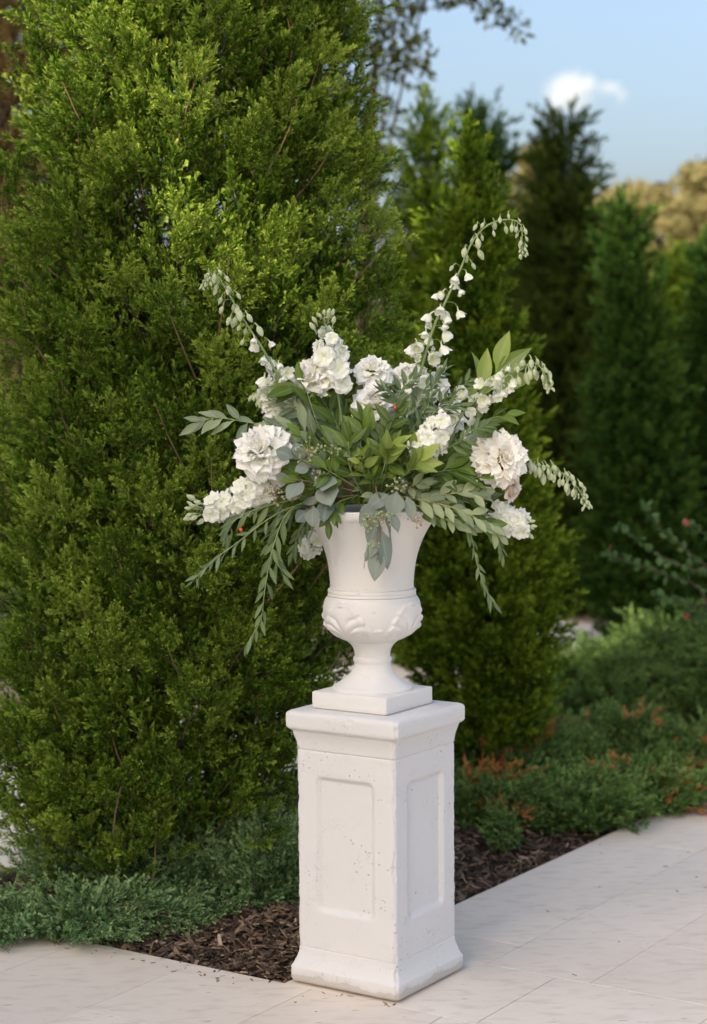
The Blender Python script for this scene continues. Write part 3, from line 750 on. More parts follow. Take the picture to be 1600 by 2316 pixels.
# ---- creeping junipers
def creeper(X, Y, rx, ry, h, n, mat, tmpl, seed, label, group=None, az=None, sc=1.0, dead=0.0, rise=.35, z0=0.0, per=5, name='creeping_juniper', plume=.17, droop=.5):
    """low shrub: arching plumes radiating from the centre, each a chain of overlapping sprays"""
    r = np.random.default_rng(seed)
    a = r.uniform(0, 6.283, n) if az is None else r.uniform(az[0], az[1], n)
    q = np.sqrt(r.uniform(.04, 1, n))
    root = empty(name, (X, Y, z0), label, 'shrub', group)
    Ps, Ds, Sc, To, De = [], [], [], [], []
    mb = MB()
    for i in range(n):
        o = np.array([math.cos(a[i])*rx, math.sin(a[i])*ry, 0])
        top = h*(1-.55*q[i]**2)*r.uniform(.55, 1.05)
        tip = o*q[i]+np.array([0, 0, top])
        out = o/np.linalg.norm(o)
        d = out*r.uniform(.7, 1.3)+np.array([0, 0, rise+.5*(1-q[i])])+r.normal(0, .22, 3)
        d /= np.linalg.norm(d)
        Lp = plume*r.uniform(.75, 1.3)
        isd = r.uniform() < dead
        tn = r.normal(0, .14)
        sv = np.cross(d, np.array([0, 0, 1.])+r.normal(0, .45, 3)); sv /= np.linalg.norm(sv)
        nm_ = per*2-1
        for k in range(nm_):
            u = k/(nm_-1)
            p = tip-d*Lp*(1-u)+np.array([0, 0, -droop*Lp*(1-u)**2*.3])
            sd_ = 0 if k == nm_-1 else (1 if k % 2 else -1)
            dd = d+sv*sd_*r.uniform(.5, .8)+r.normal(0, .09, 3)
            Ps.append(p); Ds.append(dd); Sc.append(sc*(.36+.50*(1-u)**.8)*r.uniform(.85, 1.15)); To.append(tn+.16*u+r.normal(0, .05)); De.append(isd)
        if i % 4 == 0:
            b0 = o*.12*r.uniform(.3, 1); p1 = tip-d*Lp*.8
            mb.tube(smooth_path([(b0[0], b0[1], 0), (b0*.5+p1*.5+np.array([0, 0, .03])), p1, tip-d*Lp*.2], 8), np.linspace(.0055, .0018, 8)*sc, 5)
    Ps, Ds, Sc, To, De = map(np.array, (Ps, Ds, Sc, To, De))
    Ps[:, 2] = np.maximum(Ps[:, 2], .012)
    H = r.normal(size=Ps.shape)+np.array([0, 0, .1])
    g = ~De
    r2_ = np.random.default_rng(seed+999)
    V, F, T = scatter(tmpl, Ps[g], Ds[g], H[g], Sc[g], To[g], r2_)
    link('foliage', npmesh('foliage', V, F, mat, T), root)
    if De.any():
        V, F, T = scatter(tmpl, Ps[De], Ds[De], H[De], Sc[De], To[De], r2_)
        tag(link('dead_spray', npmesh('dead_spray', V, F, M['dead'], T), root), 'rusty brown dead sprays')
    link('stem', mb.mesh('stem', M['bark']), root)
    return root
def gnd(px, py): 
    d = (at(px, py, 10)-Vector((0, 0, CH))); return Vector((0, 0, CH))+d*(-CH/d.z)
# left foot of the big tree
def cr(px, py, *a, **k):
    p = gnd(px, py); return creeper(p.x, p.y, *a, **k)
GL = 'creeping junipers round the big tree'
cr(190, 2112, .37, .23, .15, 24, M['creeper'], SPR_G, 41, 'blue green creeping juniper spilling over the paving edge at lower left', group=GL, sc=1.1, rise=.22, plume=.36, per=8)
cr(390, 2080, .24, .15, .13, 13, M['creeper'], SPR_G, 42, 'creeping juniper sending a pointed spray right over the mulch', group=GL, sc=1.05, rise=.15, plume=.36, per=8)
cr(10, 2110, .20, .14, .13, 15, M['creeper'], SPR_G, 46, 'creeping juniper at the left edge of the picture above the paving', group=GL, sc=.9, rise=.2, plume=.34, per=9)
cr(330, 2045, .28, .10, .27, 34, M['creeper'], SPR_G, 43, 'dark blue green juniper shrub hugging the foot of the big tree', group=GL, sc=1.05, rise=.75, plume=.2)
cr(610, 2055, .15, .13, .36, 46, M['creeper'], SPR_G, 44, 'upright blue green juniper shrub left of the pedestal', group=GL, sc=1.1, rise=1.0, plume=.22)
cr(190, 2035, .22, .10, .33, 22, M['creeper'], SPR_G, 45, 'silvery juniper sprays leaning out from the left side of the big tree', group=GL, sc=1.2, rise=.5, az=(2.2, 4.6), plume=.28)
cr(490, 2040, .16, .10, .27, 26, M['creeper'], SPR_G, 47, 'shaded juniper between the big tree and the upright shrub', group=GL, sc=1.05, rise=.9, plume=.2)
# right bed
GR = 'creeping junipers in the bed on the right'
cr(1115, 1872, .26, .22, .27, 42, M['creeper_green'], SPR_GC, 51, 'creeping juniper with large rusty dead sprays just right of the pedestal', group=GR, sc=1.25, plume=.32, per=7, dead=.34, rise=.6)
cr(1285, 1872, .34, .24, .21, 56, M['creeper_green'], SPR_GC, 52, 'dense green creeping juniper in the middle of the right bed', group=GR, sc=1.2, plume=.3, per=7, dead=.04, rise=.45)
cr(1450, 1828, .32, .22, .18, 46, M['creeper_green'], SPR_GC, 53, 'bright creeping juniper lapping over the paving edge at right', group=GR, sc=1.2, plume=.3, per=7, dead=.07, rise=.4)
cr(1180, 1770, .42, .28, .26, 62, M['creeper_green'], SPR_GC, 54, 'creeping juniper spreading below the bright conical juniper', group=GR, sc=1.25, plume=.32, per=7, dead=.13, rise=.5)
cr(1420, 1740, .46, .28, .27, 62, M['creeper_green'], SPR_GC, 55, 'feathery creeping juniper behind the paving edge plants', group=GR, sc=1.25, plume=.32, per=7, dead=.07, rise=.5)
cr(1590, 1745, .36, .26, .22, 56, M['creeper_green'], SPR_GC, 56, 'creeping juniper at the right edge of the picture by the paving', group=GR, sc=1.25, plume=.32, per=7, dead=.08, rise=.45)
cr(1060, 1770, .26, .22, .28, 45, M['creeper_green'], SPR_GC, 58, 'leafy creeping juniper peeking out behind the pedestal', group=GR, sc=1.2, plume=.3, per=7, dead=.05, rise=.7)
cr(1135, 1925, .07, .07, .20, 11, M['creeper_green'], SPR_GC, 57, 'small fresh green juniper sprig standing in the mulch near the pedestal', group=GR, sc=.7, rise=1.0, per=4)
GB = 'taller grey green junipers behind the right bed'
cr(1340, 1640, .52, .40, .46, 95, M['creeper_green'], SPR_GC, 61, 'taller soft grey green juniper mound behind the creeping ones', group=GB, sc=1.15, plume=.32, per=6, rise=.6)
cr(1520, 1625, .60, .42, .62, 120, M['creeper_green'], SPR_GC, 62, 'tallest grey green juniper mound at the right edge', group=GB, sc=1.2, plume=.34, per=6, rise=.6)
cr(1650, 1650, .40, .40, .5, 46, M['creeper_green'], SPR_GC, 63, 'grey green juniper mound cut off by the right edge', group=GB, sc=1.15, plume=.32, per=6, rise=.6)
cr(1270, 1720, .40, .30, .26, 46, M['creeper_green'], SPR_GC, 64, 'low juniper between the conical tree and the grey green mounds', group=GB, sc=1.2, rise=.5)

# ---- broadleaf trees
def leafcloud(r, centers, radii, n_each, leaf, squash=.7):
    Vs, Ts = [], []
    for c_, ra, ne in zip(centers, radii, n_each):
        u = r.normal(size=(ne, 3)); u /= np.linalg.norm(u, axis=1)[:, None]
        q = ra*np.cbrt(r.uniform(.15, 1, ne))
        P = np.asarray(c_)+u*q[:, None]*np.array([1, 1, squash])
        d = u*.6+r.normal(0, .7, (ne, 3))-np.array([0, 0, .25]); d /= np.linalg.norm(d, axis=1)[:, None]
        sd = np.cross(d, r.normal(size=(ne, 3))); sd /= np.linalg.norm(sd, axis=1)[:, None]
        l = leaf*r.uniform(.6, 1.3, ne)[:, None]
        nn = np.cross(d, sd)
        V = np.stack([P, P+d*l*.45+sd*l*.27+nn*l*.06, P+d*l, P+d*l*.45-sd*l*.27+nn*l*.06], 1)
        Vs.append(V.reshape(-1, 3)); t = r.normal(.35, .28, ne); Ts.append(np.repeat(np.clip(t, 0, 1), 4))
    V = np.concatenate(Vs); n_ = len(V)//4
    F = np.array([(0, 1, 2), (0, 2, 3)])[None]+(np.arange(n_)*4)[:, None, None]
    return V, F.reshape(-1, 3), np.concatenate(Ts)
def broadleaf(name, X, Y, H, Rc, mat, seed, label, group=None, ncl=40, ne=260, leaf=.09, trunk=.16, crown0=.35, clusters=None, cl_r=None, z0=-.06, lr=.28, lift=.12, lim_r=0):
    r = np.random.default_rng(seed)
    root = empty(name, (X, Y, z0), label, 'tree', group)
    cs, rs = [], []
    if clusters is None:
        for i in range(ncl):
            a = r.uniform(0, 6.283); t = r.uniform(0, 1)
            zz = H*(crown0+(1-crown0)*t*.95); env = Rc*math.sqrt(max(.08, 1-((t-.42)/.62)**2))
            q = env*math.sqrt(r.uniform(.1, 1))
            cs.append((math.cos(a)*q, math.sin(a)*q, zz)); rs.append(Rc*r.uniform(.16, .34))
    else: cs, rs = clusters, cl_r
    nes = [max(20, int(ne*(q/np.mean(rs))**2)) for q in rs]
    V, F, T = leafcloud(r, cs, rs, nes, leaf)
    link('crown', npmesh('crown', V, F, mat, T), root)
    mb = MB()
    top = np.mean(np.array(cs), axis=0)*np.array([.5, .5, 1])
    tp = smooth_path([(0, 0, -.1), (r.normal(0, .1), r.normal(0, .1), H*crown0*.6), (top[0]*.5, top[1]*.5, H*.55), (top[0], top[1], H*.85)], 14)
    mb.tube(tp, np.linspace(trunk, trunk*.2, 14), 10)
    link('trunk', mb.mesh('trunk', M['bark']), root)
    mb = MB()
    for c_, rc_ in zip(cs, rs):
        if rc_ < lim_r: continue
        k = min(12, max(3, int(13*(c_[2]/H-.25)))); s0 = np.array(tp[k]); e = np.array(c_)
        m_ = s0*.4+e*.6+np.array([0, 0, lift*np.linalg.norm(e-s0)])
        mb = MB(); mb.tube(smooth_path([s0, m_, e], 8), np.linspace(trunk*lr, trunk*.05, 8), 5)
        link('limb', mb.mesh('limb', M['bark']), root)
    return root
# oak behind the big juniper whose sprays hang into the sky
Yo = 13.0
ox = pxx(800, Yo)
def rel(px, py, dy=0):
    p = at(px, py, Yo+dy); return (p.x-ox, p.y-Yo, p.z+.06)
ocl = [rel(905, 75), rel(930, 120), rel(895, 35), rel(935, 165), rel(880, 130), rel(900, -20), rel(960, -5), rel(1015, -8), rel(1090, 15), rel(1120, 40), rel(1160, 45), rel(1178, 75), rel(1100, -15), rel(1060, -30), rel(880, 330), rel(890, 390), rel(870, 450), rel(880, 500), rel(850, 250), rel(800, 150), rel(760, 60), rel(820, -100), rel(900, -150), rel(1000, -160), rel(1100, -110), rel(700, -60), rel(860, 560), rel(880, 640), rel(600, -150), rel(650, 50), rel(780, 350), rel(720, 250)]
ora = [.19, .17, .15, .15, .14, .22, .14, .10, .10, .11, .10, .07, .12, .16, .17, .16, .17, .16, .2, .3, .35, .4, .4, .4, .35, .4, .16, .15, .4, .4, .3, .35]
broadleaf('oak_tree', ox, Yo, at(800, -150, Yo).z, 1.6, M['oak'], 71, 'leafy oak behind the big juniper with sprays hanging against the sky', clusters=ocl, cl_r=ora, ne=210, leaf=.055, trunk=.10, lr=.11, lift=.35, lim_r=.31)
# brown and gold tree at the far left
bx = pxx(-120, 11.0)
def relb(px, py, Yq=11.0):
    v = at(px, py, Yq); return (v.x-bx, v.y-11.0, v.z+.06)
rb = np.random.default_rng(722)
bcl = [relb(rb.uniform(-190, 105), rb.uniform(-160, 640), 11.0+rb.uniform(-.5, .7)) for _ in range(110)]
broadleaf('bronze_tree', bx, 11.0, 4.6, 1.0, M['bronze'], 72, 'bronze leaved tree behind the left side of the big juniper', clusters=bcl, cl_r=[rb.uniform(.13, .26) for _ in range(110)], ne=130, leaf=.06, trunk=.09, lr=.12, lift=.2)
broadleaf('oak_tree', pxx(-70, 16), 16, 5.0, 1.9, M['oak'], 78, 'dark leafy tree low behind the left side of the big juniper', ncl=50, ne=240, leaf=.10, crown0=.08)
# golden lit trees far right and far behind
GT = 'golden lit trees far behind the conifers'
broadleaf('golden_tree', pxx(1475, 30), 30, at(1475, 395, 30).z, 1.5, M['tan'], 73, 'rounded golden brown tree top right of the cypress row', group=GT, ncl=56, ne=300, leaf=.12, crown0=.12)
broadleaf('golden_tree', pxx(1625, 27), 27, at(1600, 340, 27).z, 1.3, M['tan'], 74, 'golden brown tree at the upper right edge', group=GT, ncl=56, ne=300, leaf=.12, crown0=.12)
broadleaf('golden_tree', pxx(1180, 34), 34, at(1180, 315, 34).z, 1.2, M['tan'], 75, 'hazy golden tree top between the two cypresses', group=GT, ncl=46, ne=280, leaf=.13, crown0=.12)
# wood beyond: one dark mass closing the view
r = np.random.default_rng(80)
cs, rs = [], []
for i in range(330):
    X = r.uniform(-48, 52); zt = 3.0+1.1*math.sin(X*.8)+.6*math.sin(X*2.1+1)
    cs.append((X, 41+r.uniform(-2.5, 3), r.uniform(.2, 1)*zt)); rs.append(r.uniform(.6, 1.1))
V, F, T = leafcloud(r, cs, rs, [130]*330, .36)
tag(link('far_wood', npmesh('far_wood', V, F, M['oak'], T)), 'dim green wood closing the view behind all the trees', kind='stuff')

# blurred leafy shrub at the right edge
Ys = 8.6
r = np.random.default_rng(90)
sx = pxx(1700, Ys)
root = empty('leafy_shrub', (sx, Ys, 0), 'blurred round leaved shrub reaching in from the right edge with a few red leaves', 'shrub')
mb, lv = MB(), []
LV, LT = [], []
for (pts) in ([(1700, 1500), (1640, 1350), (1560, 1250), (1490, 1190), (1462, 1145)], [(1690, 1480), (1600, 1360), (1500, 1300), (1420, 1270), (1375, 1250)], [(1700, 1500), (1640, 1400), (1560, 1370), (1490, 1345)], [(1700, 1450), (1660, 1300), (1610, 1220), (1560, 1190)], [(1700, 1420), (1650, 1330), (1570, 1290), (1480, 1250), (1400, 1190)], [(1700, 1500), (1650, 1430), (1600, 1400), (1560, 1385)], [(1700, 1480), (1690, 1300), (1660, 1150), (1640, 1100)]):
    dy = r.normal(0, .12)
    P = [at(px, py, Ys+dy) for px, py in pts]; P[0] = Vector((sx+r.normal(0, .03), Ys+r.normal(0, .03), .02))
    P = smooth_path(P, 18)
    mb.tube([p-Vector((sx, Ys, 0)) for p in P], np.linspace(.007, .0018, 18), 5)
    for k in range(5, 18):
        for q in range(3):
            tdir = (P[min(k+1, 17)]-P[k-1]).normalized(); d = tdir*.7+Vector(r.normal(0, .8, 3)); d.normalize()
            LV.append((P[k], d, r.uniform(.035, .055), 1 if (k == 17 and q == 0 and len(LV) % 2) else 0))
link('stem', mb.mesh('stem', M['bark']), root)
for red in (0, 1):
    mb = MB()
    for p, d, l, rd in LV:
        if rd != red: continue
        d = np.array(d); sd = np.cross(d, r.normal(size=3)); sd /= np.linalg.norm(sd); p = np.array(p)-np.array([sx, Ys, 0]); nn = np.cross(d, sd)
        mb.add([p, p+d*l*.3+sd*l*.3+nn*l*.05, p+d*l*.7+sd*l*.28+nn*l*.05, p+d*l, p+d*l*.7-sd*l*.28+nn*l*.05, p+d*l*.3-sd*l*.3+nn*l*.05], [(0, 1, 2), (0, 2, 3), (0, 3, 4), (0, 4, 5)], r.normal(.35, .25))
    link('red_leaf' if red else 'foliage', mb.mesh('foliage', plain('red_shrub_leaf', (.30, .05, .04)) if red else M['myrtle'], tint=True), root)

# unseen trees added behind the camera, sized to block sun and sky light
def added_shade_tree(X, Y, H, Rc, seed, label):
    rr = np.random.default_rng(seed); cs, rs = [], []
    for i in range(190):
        z = H*(.05+.95*rr.uniform()**.75); a = rr.uniform(0, 6.283); q = Rc*.72*math.sqrt(rr.uniform())*min(1, (H-z)/1.2+.25)
        cs.append((math.cos(a)*q, math.sin(a)*q, z-.35)); rs.append(Rc*rr.uniform(.28, .42))
    return broadleaf('added_shade_tree', X, Y, H, Rc, M['oak'], seed, label, group='added unseen trees that shade the foreground', ne=75, leaf=.48, crown0=.04, trunk=.2, clusters=cs, cl_r=rs, lim_r=Rc*.40)
SHL = ['added unseen shade tree farthest right behind the photographer', 'added unseen shade tree second from the right behind the photographer', 'added unseen shade tree with the lowest top behind the photographer', 'added unseen middle tall shade tree left of the photographer', 'added unseen second tallest shade tree left of the photographer', 'added unseen tallest shade tree at the far left end of the row']
sh = Vector((SUND.x, SUND.y, 0)).normalized(); sp = Vector((-sh.y, sh.x, 0))
for k, (lat, H, Rc) in enumerate(((-.9, 11.5, 1.3), (-3.05, 13.5, 1.25), (-5.3, 11.05, 1.35), (-7.3, 14.9, 1.35), (-9.0, 17.9, 1.5), (-10.7, 18.5, 1.5))):
    p = sh*10.0+sp*lat
    added_shade_tree(p.x, p.y, H+BLK, Rc, 300+k, SHL[k])
#__PART3__
# ------------------------------------------------------------------ the flower arrangement
CAMP = Vector((0, 0, CH))
YA = UY                                   # distance of the urn's axis
def leaf_mesh(name, mat, ratio, widest=.42, fold=.25, bend=-.18, seed=0, point=1.0, wave=.0, petiole=.10):
    r = np.random.default_rng(seed); nv, us = 8, np.array([-1, -.5, 0, .5, 1.])
    V, T = [], []
    ph = r.uniform(0, 6)
    for i in range(nv):
        v = i/(nv-1)
        if v < petiole: wv = .03
        else:
            q = (v-petiole)/(1-petiole)
            k = math.log(.5)/math.log(widest)
            wv = math.sin(math.pi*q**k)**point
        for u in us:
            x = u*ratio/2*wv
            z = fold*abs(x)+bend*v*v+wave*math.sin(v*9+ph+u*2)*abs(u)*.06
            V.append((x, v*(1-.12*abs(bend)), z)); T.append(1-abs(u))
    F = [(i*5+j, i*5+j+1, (i+1)*5+j+1, (i+1)*5+j) for i in range(nv-1) for j in range(4)]
    return npmesh(name, V, F, mat, T)
def leafset(mat, ratio, k=4, **kw):
    r = np.random.default_rng(int(ratio*1000))
    b = kw.pop('bend', -.18); f = kw.pop('fold', .25)
    return [leaf_mesh('leaf', mat, ratio*r.uniform(.88, 1.12), bend=b*r.uniform(.2, 1.7), fold=f*r.uniform(.5, 1.5), seed=i, **kw) for i in range(k)]
SP = {'bay': (leafset(M['bay'], .40, widest=.45), 'stem'), 'bay_light': (leafset(M['bay_light'], .35, widest=.42, fold=.3), 'stem'),
      'ruscus': (leafset(M['ruscus'], .25, widest=.42, bend=-.25), 'stem'), 'olive': (leafset(M['olive'], .42, widest=.48, point=.8, bend=-.1), 'woody'),
      'willow': (leafset(M['willow'], .31, widest=.42, bend=-.15), 'stem'), 'dollar': (leafset(M['dollar'], .74, widest=.45, point=.8, bend=-.14, fold=.12, wave=.6), 'redstem'),
      'droplet': (leafset(M['dollar'], .50, widest=.40, point=.9, bend=-.10, fold=.1, wave=.5), 'redstem'), 'vine': (leafset(M['vine'], .26, widest=.38, bend=-.3), 'stem')}
NAMES = {'bay': 'bay_branch', 'bay_light': 'bay_branch', 'ruscus': 'ruscus_branch', 'olive': 'eucalyptus_branch', 'willow': 'eucalyptus_branch', 'dollar': 'eucalyptus_branch', 'droplet': 'eucalyptus_branch', 'vine': 'vine'}
def dv(v): return np.array([v.x, v.y, v.z])
def branch(kind, pts, n, size, label, group=None, t0=.15, ang=48, face=1.0, seed=0, rad=.0022, tipleaf=True, jit=.30, pair=False, tip_scale=.8, droop=.05):
    """pts: (px, py, dY) along the branch from the urn outwards; n leaves; size = leaf length in photo pixels"""
    r = np.random.default_rng(seed+17)
    P = smooth_path([at(x, y, YA+dy) for x, y, dy in pts], 24)
    root = empty(NAMES[kind], P[0], label, 'greenery', group)
    mb = MB(); mb.tube([p-P[0] for p in P], np.linspace(rad, rad*.35, 24), 6)
    meshes, sm = SP[kind]
    link('stem', mb.mesh('stem', M[sm]), root)
    for i in range(n):
        t = t0+(1-t0)*((i+.5)/n if not pair else (i//2+.5)/((n+1)//2))
        k = min(22, int(t*23)); p = P[k]*(1-(t*23-k))+P[k+1]*(t*23-k)
        T = (P[k+1]-P[max(k-1, 0)]).normalized()
        tocam = (CAMP-p).normalized()
        N0 = (tocam*face+Vector((0, 0, .55))+Vector(r.normal(0, jit, 3))).normalized()
        Sd = T.cross(N0)
        if Sd.length < .1: Sd = T.cross(Vector((0, 0, 1)))
        Sd.normalize(); side = 1 if i % 2 else -1
        a = R(ang*r.uniform(.65, 1.3))*(1-.35*t)
        if tipleaf and i == n-1: a = R(r.uniform(-8, 8))
        d = T*math.cos(a)+Sd*side*math.sin(a)+Vector(r.normal(0, .2, 3))+Vector((0, 0, -droop))
        L = size*(1.18 if kind in ('bay', 'bay_light', 'willow') else 1.06)*p.y/CF*r.uniform(.75, 1.2)*(1-(1-tip_scale)*t)
        M4 = frame(p-P[0], d, N0, L)
        link('leaf', meshes[r.integers(0, len(meshes))], root, M4)
    return root
def leaf_at(root, kind, base, tip, face=(0, -1, .4), seed=0, wide=1.0):
    r = np.random.default_rng(seed+5)
    a, b = at(base[0], base[1], YA+base[2]), at(tip[0], tip[1], YA+tip[2])
    L = (b-a).length
    return link('leaf', SP[kind][0][seed % 4], root, frame(a-root.location, b-a, Vector(face), (L*wide, L, L)))

# ---- petals and flowers
def petal_mesh(name, mat, wid, cup=.5, roll=0.0, ruff=.0, seed=0, base=.22, notch=.0, nv=8, nu=9, curl=0.0):
    """unit petal along +Y; +Z is its inner face"""
    r = np.random.default_rng(seed); V, T = [], []
    ph = r.uniform(0, 6, 3)
    for i in range(nv):
        v = i/(nv-1)
        wv = max(base*(1-v), math.sin(math.pi*(v*.985)**.9)**.62)
        for j in range(nu):
            u = -1+2*j/(nu-1)
            x = u*wid/2*wv
            y = v-.08*u*u*v-notch*math.exp(-(u/.25)**2)*v**6
            z = cup*(x*x)*1.6+cup*.35*(v-.5)**2-roll*max(0, v-.6)**2*2.2+curl*v*v
            z += ruff*v**2*(math.sin(u*5+ph[0])*.06+math.sin(u*11+ph[1])*.035+math.sin(v*14+u*4+ph[2])*.02)
            y += ruff*v**4*(.05*math.sin(u*9+ph[2])+.035*math.sin(u*17+ph[1]))
            V.append((x, y, z)); T.append(v)
    F = [(i*nu+j, i*nu+j+1, (i+1)*nu+j+1, (i+1)*nu+j) for i in range(nv-1) for j in range(nu-1)]
    return npmesh(name, V, F, mat, T)
PET = {}
for key, mt in (('white', 'petal'), ('cream', 'petal_cream'), ('blush', 'petal_blush')):
    PET[key, 'in'] = [petal_mesh('petal', M[mt], .95, cup=1.5, roll=.1, ruff=.3, seed=i) for i in range(3)]
    PET[key, 'mid'] = [petal_mesh('petal', M[mt], 1.12, cup=.95, roll=.6, ruff=.22, seed=10+i) for i in range(3)]
    PET[key, 'out'] = [petal_mesh('petal', M[mt], 1.22, cup=.60, roll=1.1, ruff=.28, seed=20+i) for i in range(3)]
    PET[key, 'globe'] = [petal_mesh('petal', M[mt], 1.05, cup=.7, roll=.0, ruff=.5, seed=40+i, curl=.42) for i in range(4)]
    PET[key, 'pom'] = [petal_mesh('petal', M[mt], 1.15, cup=.45, roll=.35, ruff=.36, seed=50+i, base=.35) for i in range(4)]
    PET[key, 'ruff'] = [petal_mesh('petal', M[mt], .75, cup=.5, roll=.5, ruff=.9, seed=30+i, base=.3, curl=.12) for i in range(4)]
def flower(name, px, py, dy, rad, face, label, cat, key='white', style='rose', seed=0, group=None, stem_to=None, opened=1.0, sepals=False):
    """face: direction the flower looks; rad in photo pixels"""
    r = np.random.default_rng(seed+400)
    ctr = at(px, py, YA+dy); Rm = rad*ctr.y/CF
    ax = Vector(face).normalized()
    u = ax.cross(Vector((.2, .3, 1))).normalized(); v = ax.cross(u)
    base = ctr-ax*Rm*.55
    root = empty(name, base, label, cat, group)
    if style == 'rose': rings = [(5, 'in', 8, .02, .95), (5, 'in', 17, .05, 1.0), (5, 'mid', 28, .08, 1.05), (5, 'mid', 42, .11, 1.08), (6, 'out', 60, .13, 1.08), (5, 'out', 76, .15, 1.05)]
    elif style == 'bud': rings = [(4, 'in', 4, .02, 1.1), (4, 'in', 11, .05, 1.1), (5, 'mid', 22, .08, 1.1)]
    elif style == 'garden': rings = [(6, 'ruff', 10, .02, .8), (8, 'ruff', 22, .06, .9), (9, 'ruff', 36, .1, .98), (8, 'mid', 52, .12, 1.02), (7, 'out', 70, .15, 1.05), (6, 'out', 86, .16, 1.0)]
    elif style in ('peony', 'pom'): rings = []
    elif style == 'globe': rings = [(5, 'globe', 10, .02, .82), (6, 'globe', 24, .06, .90), (7, 'globe', 40, .10, .96), (8, 'globe', 57, .14, 1.0), (8, 'globe', 75, .16, 1.03), (7, 'mid', 96, .17, 1.0)]
    else: rings = [(7, 'ruff', 8, .03, .72), (10, 'ruff', 20, .08, .80), (12, 'ruff', 33, .12, .88), (14, 'ruff', 46, .15, .94), (14, 'ruff', 60, .18, .98), (13, 'ruff', 75, .2, 1.0), (11, 'ruff', 90, .2, 1.0), (9, 'mid', 100, .2, .92)]
    POM = {'peony': [(4, 'in', 3, .30, .44, 0), (5, 'ruff', 9, .40, .42, 6), (8, 'ruff', 19, .46, .44, 22), (11, 'ruff', 32, .50, .48, 38), (15, 'ruff', 48, .50, .50, 40), (17, 'ruff', 64, .50, .52, 40), (17, 'ruff', 80, .48, .54, 36), (12, 'mid', 94, .42, .58, 20)],
           'pom': [(4, 'in', 4, .28, .46, 0), (6, 'ruff', 12, .38, .46, 8), (9, 'ruff', 25, .41, .48, 18), (11, 'ruff', 40, .43, .52, 26), (11, 'pom', 57, .43, .55, 28), (11, 'pom', 75, .41, .58, 24), (8, 'pom', 92, .34, .66, 12)]}
    if style in POM:
        Rm *= 1.17
        for kk, (cnt, nm, ang, off, ln, lean) in enumerate(POM[style]):
            for i in range(cnt):
                az = 2*math.pi*i/cnt+kk*.8+r.normal(0, .16); a = R(ang+r.normal(0, 4)); le = R(lean+r.normal(0, 9))
                o = u*math.cos(az)+v*math.sin(az)
                n0 = ax*math.cos(a)+o*math.sin(a)
                d = ax*math.cos(a+le)+o*math.sin(a+le); nin = ax*math.sin(a+le)-o*math.cos(a+le)
                nin = (nin+n0*.35+Vector(r.normal(0, .12, 3))).normalized()
                ms = PET[key, nm]
                link('petal', ms[r.integers(0, len(ms))], root, frame(ax*Rm*.38+n0*Rm*off-ax*Rm*off*.35, d, nin, Rm*ln*r.uniform(.9, 1.12)))
        rings = []
    k = 0
    for (cnt, nm, ang, off, ln) in rings:
        for i in range(cnt):
            az = 2*math.pi*(i/cnt)+k*.9+r.normal(0, .13)
            a = R(ang*opened+r.normal(0, 5))
            o = u*math.cos(az)+v*math.sin(az)
            d = ax*math.cos(a)+o*math.sin(a)
            nin = ax*math.sin(a)-o*math.cos(a)
            L = Rm*1.08*ln*r.uniform(.9, 1.08)
            ms = PET[key, nm]
            link('petal', ms[r.integers(0, len(ms))], root, frame(o*Rm*off, d, nin, L))
        k += 1
    mb = MB()
    mb.tube([-ax*Rm*.16, -ax*Rm*.02, ax*Rm*.1], [.06*Rm, .24*Rm, .18*Rm], 8)
    e = stem_to or (843, 1120, 0)
    e3 = at(e[0], e[1], YA+e[2])
    mb.tube(smooth_path([Vector((0, 0, 0)), -ax*Rm*1.2, (e3-base)*.6+Vector((0, 0, .01)), e3-base], 12), .0028, 6)
    link('stem', mb.mesh('stem', M['stem']), root)
    if sepals:
        for i in range(5):
            az = i*1.2566; o = u*math.cos(az)+v*math.sin(az)
            link('sepal', SP['ruscus'][0][i % 4], root, frame(o*Rm*.05, o*.8+ax*.55, ax, Rm*.8))
    return root

# bells and buds of the larkspur spikes (hang along -Z, mouth down), stock florets (open along +Z)
def bell_mesh(seed, spur=True, flare=.5):
    """nodding blossom: two whorls of separate frilled petals and a curved spur"""
    r = np.random.default_rng(seed); mb = MB()
    for layer in (0, 1):
        ph = r.uniform(0, 6)
        for k in range(5):
            az = ph+k*1.2566+r.normal(0, .1); nu, nv = 5, 6; V, T = [], []
            fl = flare*(1-.25*layer)*r.uniform(.8, 1.2); ln = r.uniform(.72, .95)
            for i in range(nv):
                v = i/(nv-1); wv = .10+.42*math.sin(min(1, v*1.25)*math.pi/2)*(1 if v < .85 else .78)
                rad = .05+.36*math.sin(min(1, v*1.9)*math.pi/2)+(fl-.38)*v**2.6
                for j in range(nu):
                    u_ = -1+.5*j; a = az+u_*wv/max(rad, .15)*.62
                    rd = rad*(1+.05*u_*u_)+.05*math.sin(u_*5+ph+k)*v*v
                    V.append((rd*math.cos(a), rd*math.sin(a), -(v*ln*(1-.06*u_*u_)+.04*math.sin(u_*7+k)*v**3))); T.append(v)
            mb.add(np.array(V), [(i*nu+j, i*nu+j+1, (i+1)*nu+j+1, (i+1)*nu+j) for i in range(nv-1) for j in range(nu-1)], np.array(T))
    if spur: mb.tube(smooth_path([(0, 0, -.05), (.04, .02, .18), (.16, .05, .36), (.30, .07, .40)], 7), np.linspace(.10, .025, 7), 6, .3)
    return mb.mesh('blossom', M['bell'], tint=True)
